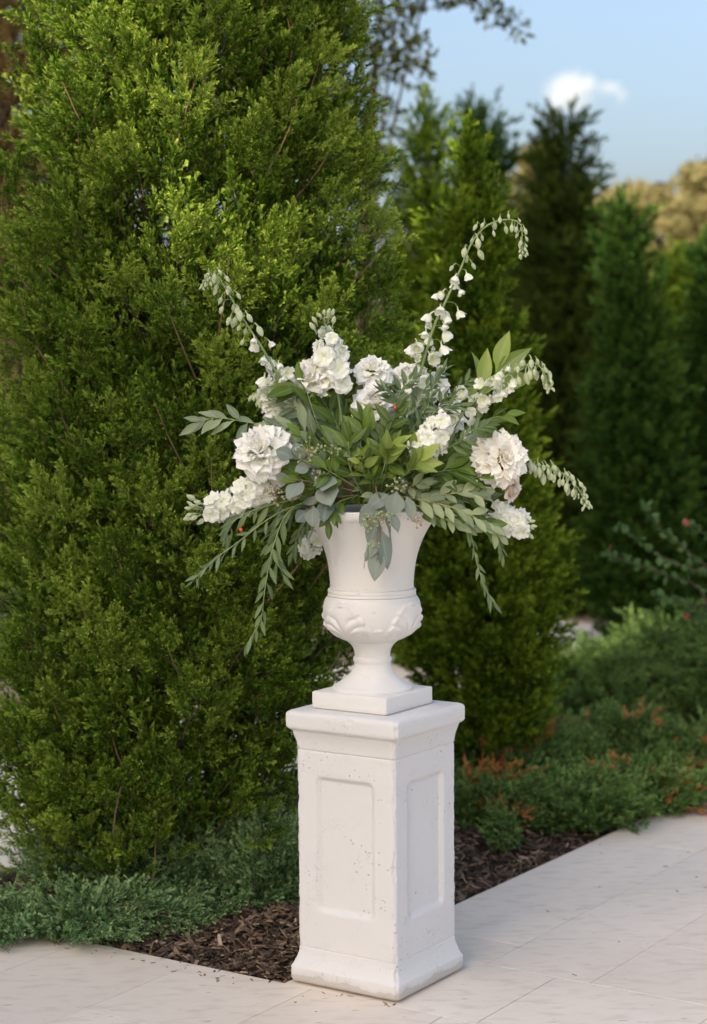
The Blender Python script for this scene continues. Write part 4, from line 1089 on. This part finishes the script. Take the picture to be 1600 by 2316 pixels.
def bud_mesh(seed):
    mb = MB(); pr_ = [(.02, 0.0), (.16, -.12), (.26, -.36), (.24, -.62), (.13, -.86), (.02, -.98)]
    V, F = lathe(spline2(pr_, 8), 9); mb.add(V, F, .6)
    mb.tube(smooth_path([(0, 0, -.04), (.04, .02, .2), (.14, .05, .42), (.26, .07, .46)], 6), np.linspace(.09, .03, 6), 5, .1)
    return mb.mesh('bud', M['bud'], tint=True)
def floret_mesh(seed):
    r = np.random.default_rng(seed); mb = MB()
    for ring_ in range(2):
        cnt = 5 if ring_ == 0 else 4
        for k in range(cnt):
            az = k*2*math.pi/cnt+ring_*.6+r.normal(0, .12); nu, nv = 5, 5; V, T = [], []
            lift = .18+.42*ring_; ph = r.uniform(0, 6)
            for i in range(nv):
                v = i/(nv-1); wv = (.16+.84*math.sin(min(1, v*1.15)*math.pi/2))*(1 if v < .8 else .86)
                for j in range(nu):
                    u_ = -1+.5*j
                    x = u_*.30*wv; y = v*(.5-.05*ring_)*(1-.08*u_*u_); z = lift*v**.8*.5+.09*math.sin(u_*4+ph)*v+.05*math.sin(v*9+ph)-.12*v*v
                    V.append((x*math.cos(az)-y*math.sin(az), x*math.sin(az)+y*math.cos(az), z)); T.append(v)
            mb.add(np.array(V), [(i*nu+j, i*nu+j+1, (i+1)*nu+j+1, (i+1)*nu+j) for i in range(nv-1) for j in range(nu-1)], np.array(T))
    return mb.mesh('floret', M['bell'], tint=True)
BELL = [bell_mesh(i, flare=.40+.07*i) for i in range(5)]; BUD = [bud_mesh(i) for i in range(2)]; FLO = [floret_mesh(i) for i in range(5)]
def vscale(loc, zax, xh, sc):
    """matrix whose +Z is zax"""
    z = Vector(zax).normalized(); x = Vector(xh).cross(z)
    if x.length < 1e-4: x = Vector((1, .2, .1)).cross(z)
    x.normalize(); y = z.cross(x)
    return Matrix(((x.x*sc, y.x*sc, z.x*sc, loc[0]), (x.y*sc, y.y*sc, z.y*sc, loc[1]), (x.z*sc, y.z*sc, z.z*sc, loc[2]), (0, 0, 0, 1)))
def larkspur(pts, segs, label, seed, group='white larkspur spikes'):
    """segs: (t0, t1, count, kind, size px, pedicel px)"""
    r = np.random.default_rng(seed+900)
    P = smooth_path([at(x+r.normal(0, 2.2), y+r.normal(0, 2.2), YA+dy) for x, y, dy in pts], 40)
    root = empty('larkspur', P[0], label, 'flower', group)
    mb = MB(); mb.tube([p-P[0] for p in P], np.linspace(.0045, .0012, 40), 7)
    for (a, b, cnt, kind, size, ped) in segs:
        for i in range(cnt):
            t = a+(b-a)*(i+r.uniform(.2, .8))/cnt; k = min(38, int(t*39)); p = P[k].lerp(P[k+1], t*39-k)
            T = (P[k+1]-P[max(0, k-1)]).normalized()
            az = i*2.4+r.normal(0, .3)
            s1 = T.cross(Vector((.1, 1, .2))).normalized(); s2 = T.cross(s1)
            o = s1*math.cos(az)+s2*math.sin(az)*.8
            px_m = p.y/CF
            pl = ped*px_m*r.uniform(.7, 1.2)
            hang = (o*.55+Vector((0, 0, -1))+T*.1).normalized() if kind != 'open' else (o*1.0+Vector((0, -.5, -.35))).normalized()
            m1 = p+o*pl*.7+Vector((0, 0, pl*.25)); e = p+o*pl+Vector((0, 0, -pl*.15))
            mb.tube([q-P[0] for q in smooth_path([p, m1, e], 6)], .0009, 4, cap=False)
            L = size*px_m*r.uniform(.62, 1.2)*(1.2 if kind == 'bud' else 1.0)
            if kind == 'open' and r.uniform() < .5: link('floret', FLO[r.integers(0, 5)], root, vscale(e-P[0], (o+Vector((0, -.8, -.1))), Vector(r.normal(size=3)), L*1.1))
            elif kind == 'bell' or kind == 'open': link('blossom', BELL[r.integers(0, 5)], root, vscale(e-P[0], -hang, Vector(r.normal(size=3)), L))
            elif kind == 'floret': link('floret', FLO[r.integers(0, 5)], root, vscale(e-P[0], (o+Vector((0, -.7, .1))), Vector(r.normal(size=3)), L))
            else: link('bud', BUD[r.integers(0, 2)], root, vscale(e-P[0], -hang, Vector(r.normal(size=3)), L))
    link('stem', mb.mesh('stem', M['stem']), root)
    return root
def stock(pts, segs, label, seed, group='white stock stems'):
    r = np.random.default_rng(seed+1900)
    P = smooth_path([at(x, y, YA+dy) for x, y, dy in pts], 24)
    root = empty('stock_flower', P[0], label, 'flower', group)
    mb = MB(); mb.tube([p-P[0] for p in P], np.linspace(.0042, .0018, 24), 7)
    for (a, b, cnt, kind, size, spread) in segs:
        for i in range(cnt):
            t = a+(b-a)*(i+r.uniform(.2, .8))/cnt; k = min(22, int(t*23)); p = P[k]
            T = (P[k+1]-P[max(0, k-1)]).normalized(); s1 = T.cross(Vector((.1, 1, .2))).normalized(); s2 = T.cross(s1)
            az = i*2.4+r.normal(0, .2); o = s1*math.cos(az)+s2*math.sin(az)
            pm = p.y/CF; e = p+o*spread*pm*r.uniform(.7, 1.1)+T*spread*pm*.3
            mb.tube([p-P[0], (p+e)/2-P[0]+T*.001, e-P[0]], .0012, 5, cap=False)
            L = size*pm*r.uniform(.85, 1.15)
            if kind == 'floret': link('floret', FLO[r.integers(0, 5)], root, vscale(e-P[0], o*.9+T*.35+Vector((0, -.35, 0)), Vector(r.normal(size=3)), L))
            else: link('bud', BUD[0], root, vscale(e-P[0]+(o*.5+T)*L*.7, -(o*.5+T), Vector(r.normal(size=3)), L))
    link('stem', mb.mesh('stem', M['stem']), root)
    return root
def seeds(px, py, dy, n, rad, label, mat='seed', seed=0, to=(843, 1110, .05), group='seeded eucalyptus clusters', size=6.5):
    r = np.random.default_rng(seed+2500)
    c_ = at(px, py, YA+dy); pm = c_.y/CF; e = at(to[0], to[1], YA+to[2])
    root = empty('seed_sprig', c_, label, 'greenery', group)
    V, F = lathe([(.02, 0), (.34, .25), (.5, .62), (.42, .85), (.16, 1.0), (.02, 1.04)], 7)
    sb = MB(); st = MB()
    st.tube(smooth_path([(0, 0, 0), (e-c_)*.3+Vector((0, 0, .008)), (e-c_)], 8), .0013, 5)
    for i in range(n):
        d = Vector(r.normal(size=3)); d.y -= .5; d.normalize(); p = d*rad*pm*r.uniform(.5, 1.0)
        j = d*rad*pm*.2+Vector(r.normal(0, 1, 3))*pm*2
        st.tube([(0, 0, 0), j, p], .0006, 4, cap=False)
        Mx = np.array(vscale(p, d, (.3, .2, .9), size*pm*r.uniform(.8, 1.2)))
        sb.add(V@Mx[:3, :3].T+Mx[:3, 3], F)
    link('stem', st.mesh('stem', M['woody']), root); link('seed_cluster', sb.mesh('seed_cluster', M[mat]), root)
    return root

# ------- larkspur spikes
larkspur([(760, 1090, .05), (700, 990, .02), (650, 890, 0), (600, 800, -.02), (555, 725, -.03), (520, 665, -.04), (492, 626, -.05), (470, 626, -.06), (455, 652, -.07)],
         [(.22, .33, 11, 'open', 27, 26), (.31, .45, 7, 'bell', 23, 26), (.44, .56, 7, 'bud', 21, 22), (.54, .70, 9, 'bud', 18, 20), (.70, .86, 8, 'bud', 15, 14), (.86, 1, 18, 'bud', 9, 8)], 'tall white larkspur spike arching up to the left with a drooping tip', 1)
larkspur([(880, 1090, .08), (915, 960, .06), (955, 830, .04), (985, 745, .03), (1012, 680, .02), (1040, 612, .01), (1068, 548, 0), (1105, 508, -.01), (1150, 497, -.02), (1178, 508, -.03), (1183, 545, -.03), (1186, 580, -.03)],
         [(.15, .23, 9, 'open', 28, 28), (.22, .30, 7, 'bell', 26, 30), (.30, .38, 6, 'bell', 25, 28), (.38, .47, 5, 'bell', 20, 22), (.46, .62, 9, 'bud', 19, 18), (.62, .78, 8, 'bud', 15, 15), (.78, .92, 8, 'bud', 12, 11), (.92, 1, 13, 'bud', 9, 6)], 'tallest white larkspur spike rising right of centre and hooking over at its tip', 2)
larkspur([(890, 1100, .0), (985, 1010, -.06), (1050, 935, -.10), (1110, 875, -.12), (1165, 838, -.13), (1205, 822, -.14), (1230, 842, -.15), (1240, 880, -.15)],
         [(.22, .48, 18, 'open', 27, 24), (.44, .58, 9, 'bell', 22, 20), (.56, .76, 12, 'bud', 20, 18), (.76, .88, 9, 'bud', 14, 12), (.88, 1, 16, 'bud', 10, 8)], 'white larkspur leaning right with a curled budded tip beside the tall bay leaves', 3)
larkspur([(900, 1110, .05), (1050, 1075, .02), (1150, 1052, 0), (1215, 1050, -.01), (1270, 1070, -.02), (1310, 1108, -.03), (1328, 1150, -.03)],
         [(.46, .62, 16, 'bud', 20, 14), (.60, .85, 18, 'bud', 17, 12), (.85, 1, 20, 'bud', 9, 7)], 'low larkspur spike of green buds reaching farthest right', 4)
larkspur([(770, 1080, .12), (690, 960, .10), (640, 900, .08), (600, 888, .08), (572, 905, .08)], [(.62, .85, 12, 'bud', 20, 14), (.85, 1, 10, 'bud', 13, 9), (.40, .62, 9, 'open', 26, 18)], 'short larkspur tip of pale green buds behind the left larkspur spike', 5)
larkspur([(860, 1100, -.05), (930, 1040, -.12), (965, 1005, -.16), (1010, 950, -.17)], [(.45, 1, 20, 'floret', 44, 24)], 'cluster of open white larkspur florets right of the centre leaves', 6)
larkspur([(800, 1080, .06), (700, 960, .05), (650, 900, .04), (610, 868, .03)], [(.45, 1, 20, 'open', 33, 26)], 'open white larkspur blossoms crowded at the base of the left spike', 7)
larkspur([(870, 1080, .1), (930, 930, .1), (955, 850, .1)], [(.5, 1, 14, 'open', 34, 26)], 'open white larkspur blossoms at the foot of the tallest spike', 8)
# ------- stocks
stock([(790, 1090, -.02), (775, 960, -.04), (757, 850, -.06), (742, 770, -.07), (733, 718, -.08)], [(.44, .70, 14, 'floret', 50, 26), (.70, .82, 3, 'floret', 34, 24), (.80, .95, 5, 'bud', 20, 16), (.96, 1, 5, 'bud', 15, 5)], 'upright white stock with a budded tip standing above the roses', 1)
stock([(900, 1110, .0), (1040, 1130, -.02), (1130, 1165, -.03), (1195, 1192, -.04)], [(.60, .92, 15, 'floret', 40, 20), (.92, 1, 5, 'bud', 16, 8)], 'white stock pointing down to the right below the peony', 2)
stock([(780, 1110, .0), (650, 1105, -.02), (560, 1130, -.03), (490, 1150, -.04), (440, 1152, -.05)], [(.32, .80, 20, 'floret', 44, 22), (.80, .93, 6, 'bud', 22, 14), (.93, 1, 5, 'bud', 16, 7)], 'white stock lying out low to the left with buds at its end', 3)
stock([(800, 1120, .12), (755, 1170, .16), (728, 1205, .16), (690, 1250, .15)], [(.45, 1, 11, 'floret', 34, 16)], 'small white stock hanging beside the left of the urn', 4)
stock([(780, 1100, .0), (640, 1070, -.06), (585, 1105, -.08), (555, 1120, -.08)], [(.55, 1, 12, 'floret', 48, 22)], 'white florets tucked under the big left peony', 5)
# ------- roses and peonies
flower('rose', 703, 842, -.05, 40, (-.75, -.55, .25), 'white rose facing left beside the upright stock', 'flower', seed=1, opened=.85)
flower('rose', 845, 838, .02, 42, (.05, -.75, .75), 'ruffled white garden rose at the top centre', 'flower', style='pom', seed=2)
flower('rose', 843, 908, -.06, 44, (-.15, -.75, .55), 'white cupped rose below the ruffled one at centre', 'flower', seed=3, opened=.72)
flower('rose', 922, 845, .06, 36, (-.1, -.6, .8), 'white rose half hidden right of the ruffled top rose', 'flower', seed=4)
flower('rose', 985, 868, .08, 34, (.2, -.5, .8), 'white rose behind the fine vine leaves', 'flower', style='pom', seed=5)
flower('rose', 1158, 1108, -.04, 30, (.75, -.45, -.2), 'blush rose pointing right under the right peony', 'flower', key='blush', seed=6, opened=.62, sepals=True)
flower('rose', 1150, 1072, -.02, 30, (.7, -.5, .2), 'blush rose tucked between the right peony and the low larkspur', 'flower', key='blush', seed=7, opened=.7)
flower('rose', 1098, 1112, -.04, 24, (.2, -.8, -.1), 'small cream rosebud below the right peony', 'flower', key='cream', style='bud', seed=8)
flower('rose', 890, 940, .0, 28, (.1, -.8, .4), 'small white rose half covered by leaves right of the cupped rose', 'flower', seed=9)
flower('peony', 588, 1018, -.13, 63, (-.45, -.80, .35), 'large ruffled white peony at the left of the arrangement', 'flower', style='pom', seed=10)
flower('peony', 605, 1075, -.09, 44, (-.25, -.85, -.25), 'white peony drooping just below the large left one', 'flower', style='pom', seed=11)
flower('peony', 622, 1000, -.10, 50, (.35, -.85, .25), 'open white peony with a browned heart beside the large left one', 'flower', style='pom', seed=12)
flower('peony', 1136, 1035, -.13, 61, (.30, -.92, .12), 'round fringed white peony at the right of the arrangement', 'flower', key='cream', style='peony', seed=13)
flower('peony', 1090, 1005, -.05, 44, (.1, -.7, .6), 'white peony half hidden behind the fringed right one', 'flower', style='pom', seed=14)
flower('rose', 1015, 940, .04, 36, (.1, -.6, .6), 'white rose deep between the vine and the right larkspur', 'flower', seed=15)
flower('rose', 615, 900, .06, 32, (-.4, -.5, .5), 'white rose behind the left larkspur blossoms', 'flower', seed=16)

# ------- named greenery
b = branch('bay_light', [(980, 1060, -.05), (1040, 950, -.06), (1085, 895, -.06), (1118, 848, -.06)], 2, 80, 'tall young bay shoot with long pale leaves rising at the upper right', seed=1, tipleaf=False, t0=.5)
for i, (ba, ti) in enumerate((((1122, 842, -.06), (1150, 745, -.07)), ((1118, 848, -.06), (1200, 783, -.09)), ((1088, 885, -.06), (1104, 785, -.04)), ((1052, 905, -.07), (1086, 858, -.06)), ((1100, 870, -.06), (1215, 850, -.05)), ((1086, 890, -.06), (1086, 778, .03)))):
    leaf_at(b, 'bay_light', ba, ti, seed=i, face=(-.3+.2*i, -1, .2), wide=1.0 if i < 5 else .6)
branch('bay', [(930, 1080, -.05), (1030, 1000, -.1), (1100, 950, -.11), (1145, 940, -.12)], 9, 62, 'green bay sprig above the right peony', seed=2, group='bay sprigs')
branch('bay_light', [(850, 1110, -.12), (868, 1060, -.18), (880, 1020, -.2)], 7, 75, 'bright bay rosette at the centre front', seed=3, t0=.5, ang=40)
branch('bay_light', [(870, 1110, -.12), (920, 1070, -.19), (945, 1045, -.21)], 8, 68, 'bright bay rosette right of the centre front', seed=4, t0=.5, ang=42)
branch('bay', [(820, 1110, -.10), (770, 1080, -.18), (735, 1060, -.21)], 9, 58, 'dark green bay rosette left of the centre front', seed=5, t0=.4, ang=55)
branch('bay', [(800, 1110, -.10), (700, 1090, -.16), (660, 1075, -.17)], 8, 50, 'bay sprig in front of the silver dollar leaves', seed=6, t0=.3)
branch('bay', [(820, 1120, -.12), (790, 1050, -.17), (790, 985, -.18)], 10, 54, 'bay sprig standing at the centre left', seed=7, t0=.3)
branch('bay', [(830, 1110, -.05), (830, 1000, -.09), (820, 950, -.1)], 10, 52, 'small leaved bay sprig under the cupped rose', seed=8, t0=.3)
branch('bay', [(810, 1120, -.12), (760, 1140, -.17), (745, 1180, -.18)], 8, 46, 'bay sprig drooping over the left of the urn rim', seed=9, t0=.35, group=None)
branch('bay', [(780, 1080, -.02), (720, 960, -.05), (690, 880, -.05), (660, 880, -.06)], 8, 80, 'bay leaves under the white rose at upper left', seed=10, t0=.45)
branch('bay', [(880, 1100, -.06), (980, 1070, -.12), (1040, 1060, -.13)], 9, 78, 'long dark bay leaves below the larkspur florets', seed=11, t0=.3)
branch('bay', [(900, 1110, -.02), (1010, 1090, -.06), (1110, 1080, -.06)], 10, 70, 'bay leaves behind the stems under the right peony', seed=12, t0=.3)
branch('bay', [(790, 1080, .0), (770, 980, -.02), (740, 920, -.02)], 9, 66, 'bay leaves behind the stock stem', seed=13, t0=.3)
branch('willow', [(770, 1070, -.04), (650, 975, -.07), (560, 955, -.08), (490, 945, -.09), (452, 955, -.1)], 15, 62, 'grey green eucalyptus branch reaching out to the left above the peony', seed=14, t0=.28, ang=40)
branch('willow', [(770, 1060, -.06), (700, 985, -.1), (640, 965, -.11)], 9, 74, 'grey green eucalyptus leaves across the top of the left peony', seed=15, t0=.3, ang=35)
branch('willow', [(780, 1060, -.03), (700, 940, -.04), (640, 910, -.05)], 8, 60, 'grey green eucalyptus sprig among the left larkspur blossoms', seed=16, t0=.35)
branch('dollar', [(800, 1100, -.14), (720, 1060, -.19), (655, 1030, -.20)], 5, 58, 'silver dollar eucalyptus beside the left peony', seed=17, t0=.25, ang=60, jit=.4)
branch('dollar', [(800, 1110, -.14), (720, 1090, -.18), (650, 1085, -.19)], 4, 62, 'blue grey silver dollar leaves under the bay rosette at left', seed=18, t0=.3, ang=60, jit=.4)
branch('dollar', [(800, 1120, -.14), (730, 1130, -.18), (690, 1160, -.19)], 4, 58, 'silver dollar leaves over the left of the urn rim', seed=19, t0=.3, ang=55, jit=.4)
b = branch('dollar', [(850, 1100, -.18), (855, 1130, -.215), (850, 1160, -.22)], 1, 50, 'silver dollar leaves hanging over the front of the urn rim', seed=20, t0=.2, jit=.35)
for i, (ba, ti, fc) in enumerate((((880, 1118, -.22), (828, 1146, -.23), (0, -.8, .6)), ((898, 1110, -.23), (888, 1168, -.245), (.15, -1, .2)), ((862, 1140, -.22), (812, 1182, -.24), (-.2, -1, .2)), ((880, 1132, -.22), (868, 1172, -.225), (.5, -.9, .1)), ((886, 1158, -.23), (905, 1205, -.24), (.5, -.8, .2)), ((868, 1124, -.21), (866, 1176, -.215), (-.6, -.8, .1)), ((920, 1122, -.20), (938, 1178, -.23), (.3, -1, .1)))):
    leaf_at(b, 'dollar' if i < 3 else 'droplet', ba, ti, seed=i, face=fc)
b = branch('droplet', [(852, 1150, -.225), (860, 1200, -.245), (856, 1250, -.25), (850, 1275, -.25)], 1, 40, 'trailing eucalyptus tail hanging down the centre of the urn', seed=21, t0=.3)
for i, (ba, ti, fc, wd) in enumerate((((856, 1170, -.235), (834, 1238, -.25), (-.1, -1, .2), 1.1), ((858, 1212, -.24), (826, 1268, -.255), (-.5, -.9, .1), 1.0), ((862, 1196, -.24), (882, 1288, -.26), (.4, -1, .1), .85), ((856, 1238, -.245), (848, 1316, -.262), (.05, -1, .1), 1.15), ((856, 1180, -.24), (862, 1240, -.245), (.8, -.6, 0), .7), ((834, 1236, -.245), (820, 1285, -.25), (-.9, -.4, 0), .5), ((862, 1230, -.245), (868, 1300, -.25), (.9, -.4, 0), .5), ((870, 1160, -.24), (890, 1228, -.25), (.8, -.5, .1), .5))):
    leaf_at(b, 'droplet', ba, ti, seed=i, face=fc, wide=wd)
branch('ruscus', [(760, 1110, -.06), (660, 1150, -.10), (620, 1230, -.11), (600, 1330, -.10), (590, 1400, -.09), (560, 1455, -.08)], 22, 54, 'ruscus trail hanging lowest at the left of the urn', seed=22, t0=.18, ang=42, droop=.45, jit=.55)
branch('ruscus', [(760, 1110, -.06), (630, 1160, -.09), (540, 1225, -.11), (480, 1270, -.12), (435, 1315, -.12)], 24, 42, 'ruscus trail sweeping down to the far left', seed=23, t0=.15, ang=40, droop=.45, jit=.55)
branch('ruscus', [(760, 1110, -.04), (650, 1160, -.06), (610, 1220, -.06), (640, 1300, -.05)], 16, 56, 'short ruscus trail falling between the two long ones', seed=24, t0=.25, droop=.45, jit=.55)
branch('ruscus', [(770, 1110, -.02), (690, 1180, -.03), (660, 1250, -.02)], 12, 52, 'ruscus sprig falling just left of the urn', seed=25, t0=.25, droop=.45, jit=.55)
branch('ruscus', [(760, 1110, -.06), (620, 1140, -.09), (540, 1170, -.1), (510, 1210, -.1)], 16, 50, 'ruscus sprig over the low left stock', seed=26, t0=.25, droop=.45, jit=.55)
branch('olive', [(880, 1120, -.12), (950, 1130, -.18), (1030, 1150, -.20), (1090, 1180, -.20), (1130, 1215, -.19)], 20, 52, 'pale oval eucalyptus branch trailing right over the urn rim', seed=27, t0=.2, ang=38)
branch('olive', [(890, 1125, -.11), (960, 1125, -.16), (1040, 1115, -.17), (1090, 1120, -.17)], 14, 50, 'pale oval eucalyptus branch held level at the right', seed=28, t0=.2, ang=40)
branch('olive', [(890, 1125, -.12), (960, 1150, -.17), (1020, 1180, -.18), (1060, 1190, -.18)], 15, 44, 'pale eucalyptus leaves clustering below the level branch', seed=29, t0=.25, ang=40)
branch('bay', [(890, 1120, -.09), (960, 1150, -.13), (1060, 1170, -.14), (1110, 1190, -.13)], 16, 48, 'green leaves under the pale branch at the right rim', seed=30, t0=.2, ang=35)
branch('ruscus', [(900, 1120, -.09), (1020, 1150, -.14), (1062, 1200, -.15), (1078, 1270, -.14), (1098, 1330, -.13), (1122, 1365, -.13)], 20, 42, 'ruscus trail hanging down at the right of the urn', seed=31, t0=.3, ang=30, droop=.45, jit=.55)
branch('ruscus', [(900, 1120, -.09), (1050, 1150, -.13), (1110, 1190, -.14), (1140, 1260, -.14)], 15, 44, 'second shorter ruscus trail at the right', seed=32, t0=.3, ang=34, droop=.45, jit=.55)
VG = 'fine leaved vine sprigs between the right roses'
for i, pts in enumerate(([(880, 1070, -.04), (930, 950, -.10), (960, 880, -.11), (1010, 835, -.12)], [(880, 1070, -.04), (960, 960, -.10), (1010, 900, -.12), (1060, 862, -.12)], [(870, 1070, -.04), (900, 960, -.12), (905, 890, -.13), (940, 850, -.13)], [(880, 1070, -.04), (940, 980, -.14), (990, 930, -.15), (1040, 915, -.15)], [(880, 1070, -.04), (910, 960, -.13), (890, 900, -.15), (868, 880, -.16)], [(900, 1070, -.04), (1020, 1010, -.17), (1070, 975, -.18), (1100, 960, -.18)], [(880, 1070, -.04), (940, 960, -.13), (970, 910, -.14), (985, 860, -.14)])):
    branch('vine', pts, 22, 40, ['fine leaved vine reaching highest beside the right larkspur', 'fine leaved vine spreading right towards the bay shoot', 'fine leaved vine in front of the half hidden rose', 'fine leaved vine over the right larkspur florets', 'fine leaved vine curling across the cupped rose', 'fine leaved vine lying against the fringed peony', 'fine leaved vine at the middle of the right side'][i], seed=40+i, t0=.3, ang=50, jit=.6, rad=.0012, group=VG)
seeds(700, 1022, -.20, 24, 30, 'pale green seed cluster beside the left peony', seed=1)
seeds(752, 1018, -.19, 14, 22, 'small pale seed cluster above the bay rosette', seed=2)
seeds(722, 1078, -.20, 12, 18, 'pale seed cluster peeking below the bay rosette', seed=3)
seeds(620, 1118, -.14, 20, 26, 'tan seed cluster under the left peony', 'seed_tan', seed=4)
seeds(662, 1112, -.16, 18, 26, 'tan seed cluster over the left rim', 'seed_tan', seed=5)
seeds(838, 1180, -.25, 22, 20, 'yellow green seed cluster hanging at the left of the trailing tail', seed=6, to=(852, 1150, -.22))
seeds(868, 1172, -.25, 18, 20, 'yellow green seed cluster hanging at the right of the trailing tail', seed=7, to=(856, 1150, -.22))
seeds(846, 1236, -.255, 8, 12, 'few seeds halfway down the trailing tail', seed=8, to=(856, 1210, -.24))
seeds(900, 1102, -.22, 16, 22, 'seed cluster above the front silver dollar leaves', seed=9)
seeds(940, 1180, -.22, 10, 15, 'tan seed cluster dangling at the right of the rim', 'seed_tan', seed=10, to=(925, 1130, -.2))
for i, (px, py, dy, lb) in enumerate(((894, 922, -.16, 'orange red berry beside the cupped rose'), (545, 1198, -.12, 'orange berry among the left ruscus trails'))):
    mb = MB(); V, F = lathe(spline2([(.0005, -.0062), (.0045, -.0045), (.0062, 0), (.0045, .0045), (.0005, .0058)], 9), 12); mb.add(V, F)
    mb.tube([(0, 0, .005), (.003, .01, .012), (.01, .03, .01)], .0006, 4)
    o = link('berry', mb.mesh('berry', M['berry'])); o.location = at(px, py, YA+dy); tag(o, lb, 'berry')
# filler greenery radiating from the mouth of the urn: fills the dome behind the named stems
r = np.random.default_rng(77)
kinds = ['bay', 'bay', 'ruscus', 'willow', 'bay', 'vine', 'olive']
LMK = [('the large left peony', 588, 1018), ('the cupped white rose', 843, 908), ('the fringed right peony', 1136, 1035), ('the white rose facing left', 703, 842), ('the ruffled top rose', 845, 838), ('the right larkspur florets', 975, 1000),
       ('the tall bay shoot', 1110, 840), ('the low left stock', 540, 1135), ('the low right stock', 1150, 1175), ('the silver dollar leaves', 690, 1080), ('the trailing eucalyptus tail', 850, 1190), ('the fine vines', 960, 890), ('the right rim of the urn', 960, 1150), ('the blush roses', 1155, 1095), ('the left larkspur blossoms', 630, 890)]
USED = set()
KW = {'bay': 'dark bay sprig', 'bay_light': 'light green bay sprig', 'ruscus': 'narrow leaved ruscus sprig', 'willow': 'grey green eucalyptus sprig', 'vine': 'fine leaved vine sprig', 'olive': 'pale oval eucalyptus sprig'}
def nearby(kd, ex, ey, lead):
    nm, lx, ly = min(LMK, key=lambda L: (L[1]-ex)**2+(L[2]-ey)**2)
    dx, dy_ = ex-lx, ey-ly
    w = ('below' if dy_ > 0 else 'above') if abs(dy_) > abs(dx) else ('right of' if dx > 0 else 'left of')
    lb = f'{lead} {KW[kd]} just {w} {nm}'
    for o_ in sorted(LMK, key=lambda L: (L[1]-ex)**2+(L[2]-ey)**2)[1:6]:
        if lb not in USED: break
        lb = f'{KW[kd]} between {nm} and {o_[0]}' + (', set back' if lead == 'half hidden' else '')
    USED.add(lb); return lb
FG = 'leafy filler sprigs deep in the arrangement'
for i in range(64):
    a = R(-14+208*(i+.5)/64)+r.normal(0, .06)
    q = r.uniform(.45, .92)
    ex, ey = 845+305*math.cos(a)*q, 1115-(235 if math.sin(a) > 0 else 120)*math.sin(a)*q
    dy = r.uniform(-.17, .22)
    kd = kinds[i % 7]
    branch(kd, [(843+25*math.cos(a), 1118, dy*.3), (843+(ex-843)*.55, 1118+(ey-1118)*.62, dy*.8), (ex, ey, dy)], 10, {'bay': 62, 'ruscus': 52, 'willow': 58, 'vine': 40, 'olive': 46}[kd], nearby(kd, ex, ey, 'half hidden' if dy > 0 else 'shaded'), group=FG, seed=200+i, t0=.3, jit=.6, ang=50)
FF = 'short leafy sprigs filling the front of the arrangement'
for i in range(34):
    ex, ey = r.uniform(640, 1070), r.uniform(975, 1128)
    dy = -.10-.11*(1-((ex-850)/230)**2)*r.uniform(.5, 1)
    kd = ['bay', 'willow', 'bay_light', 'vine', 'ruscus', 'olive', 'bay'][i % 7]
    branch(kd, [(843+(ex-843)*.35, 1122, -.06), (843+(ex-843)*.7, 1122+(ey-1122)*.6, dy*.8), (ex, ey, dy)], 8, {'bay': 54, 'bay_light': 56, 'ruscus': 46, 'willow': 50, 'vine': 38, 'olive': 44}[kd]*r.uniform(.7, 1.15), nearby(kd, ex, ey, 'short front'), group=FF, seed=400+i, t0=.25, jit=.5, ang=52)
# stray chips and dry leaf bits on the slabs
mb = MB()
for i in range(70):
    a_, b_ = (r.uniform(-.6, 2.2), r.uniform(-.5, .19)) if i < 22 else (r.uniform(-.30, -.205), r.uniform(.22, 1.4))
    if i >= 62: a_, b_ = -.19+r.uniform(-.03, .0), r.uniform(-.19, .19)
    if abs(a_) < .19 and abs(b_) < .19: continue
    c_ = gp(a_, b_, .0015); L = r.uniform(.003, .011); an = r.uniform(0, 6.28)
    u = np.array([math.cos(an), math.sin(an), r.normal(0, .15)])*L; v_ = np.array([-math.sin(an), math.cos(an), r.normal(0, .2)])*L*r.uniform(.15, .4); c_ = np.array(c_); h_ = np.array([0, 0, .0012])
    V = [c_-u-v_, c_+u-v_*.5, c_+u+v_*.6, c_-u*.8+v_, c_-u*.8-v_*.8+h_, c_+u*.9-v_*.3+h_, c_+u*.8+v_*.5+h_*1.5, c_-u*.7+v_*.8+h_]
    mb.add(V, [(4, 5, 6, 7), (0, 1, 5, 4), (1, 2, 6, 5), (2, 3, 7, 6), (3, 0, 4, 7)], r.uniform(.2, .95))
tag(link('leaf_litter', mb.mesh('leaf_litter', M['chip'], smooth=False, tint=True)), 'tiny dry chips and leaf bits scattered on the paving', kind='stuff')
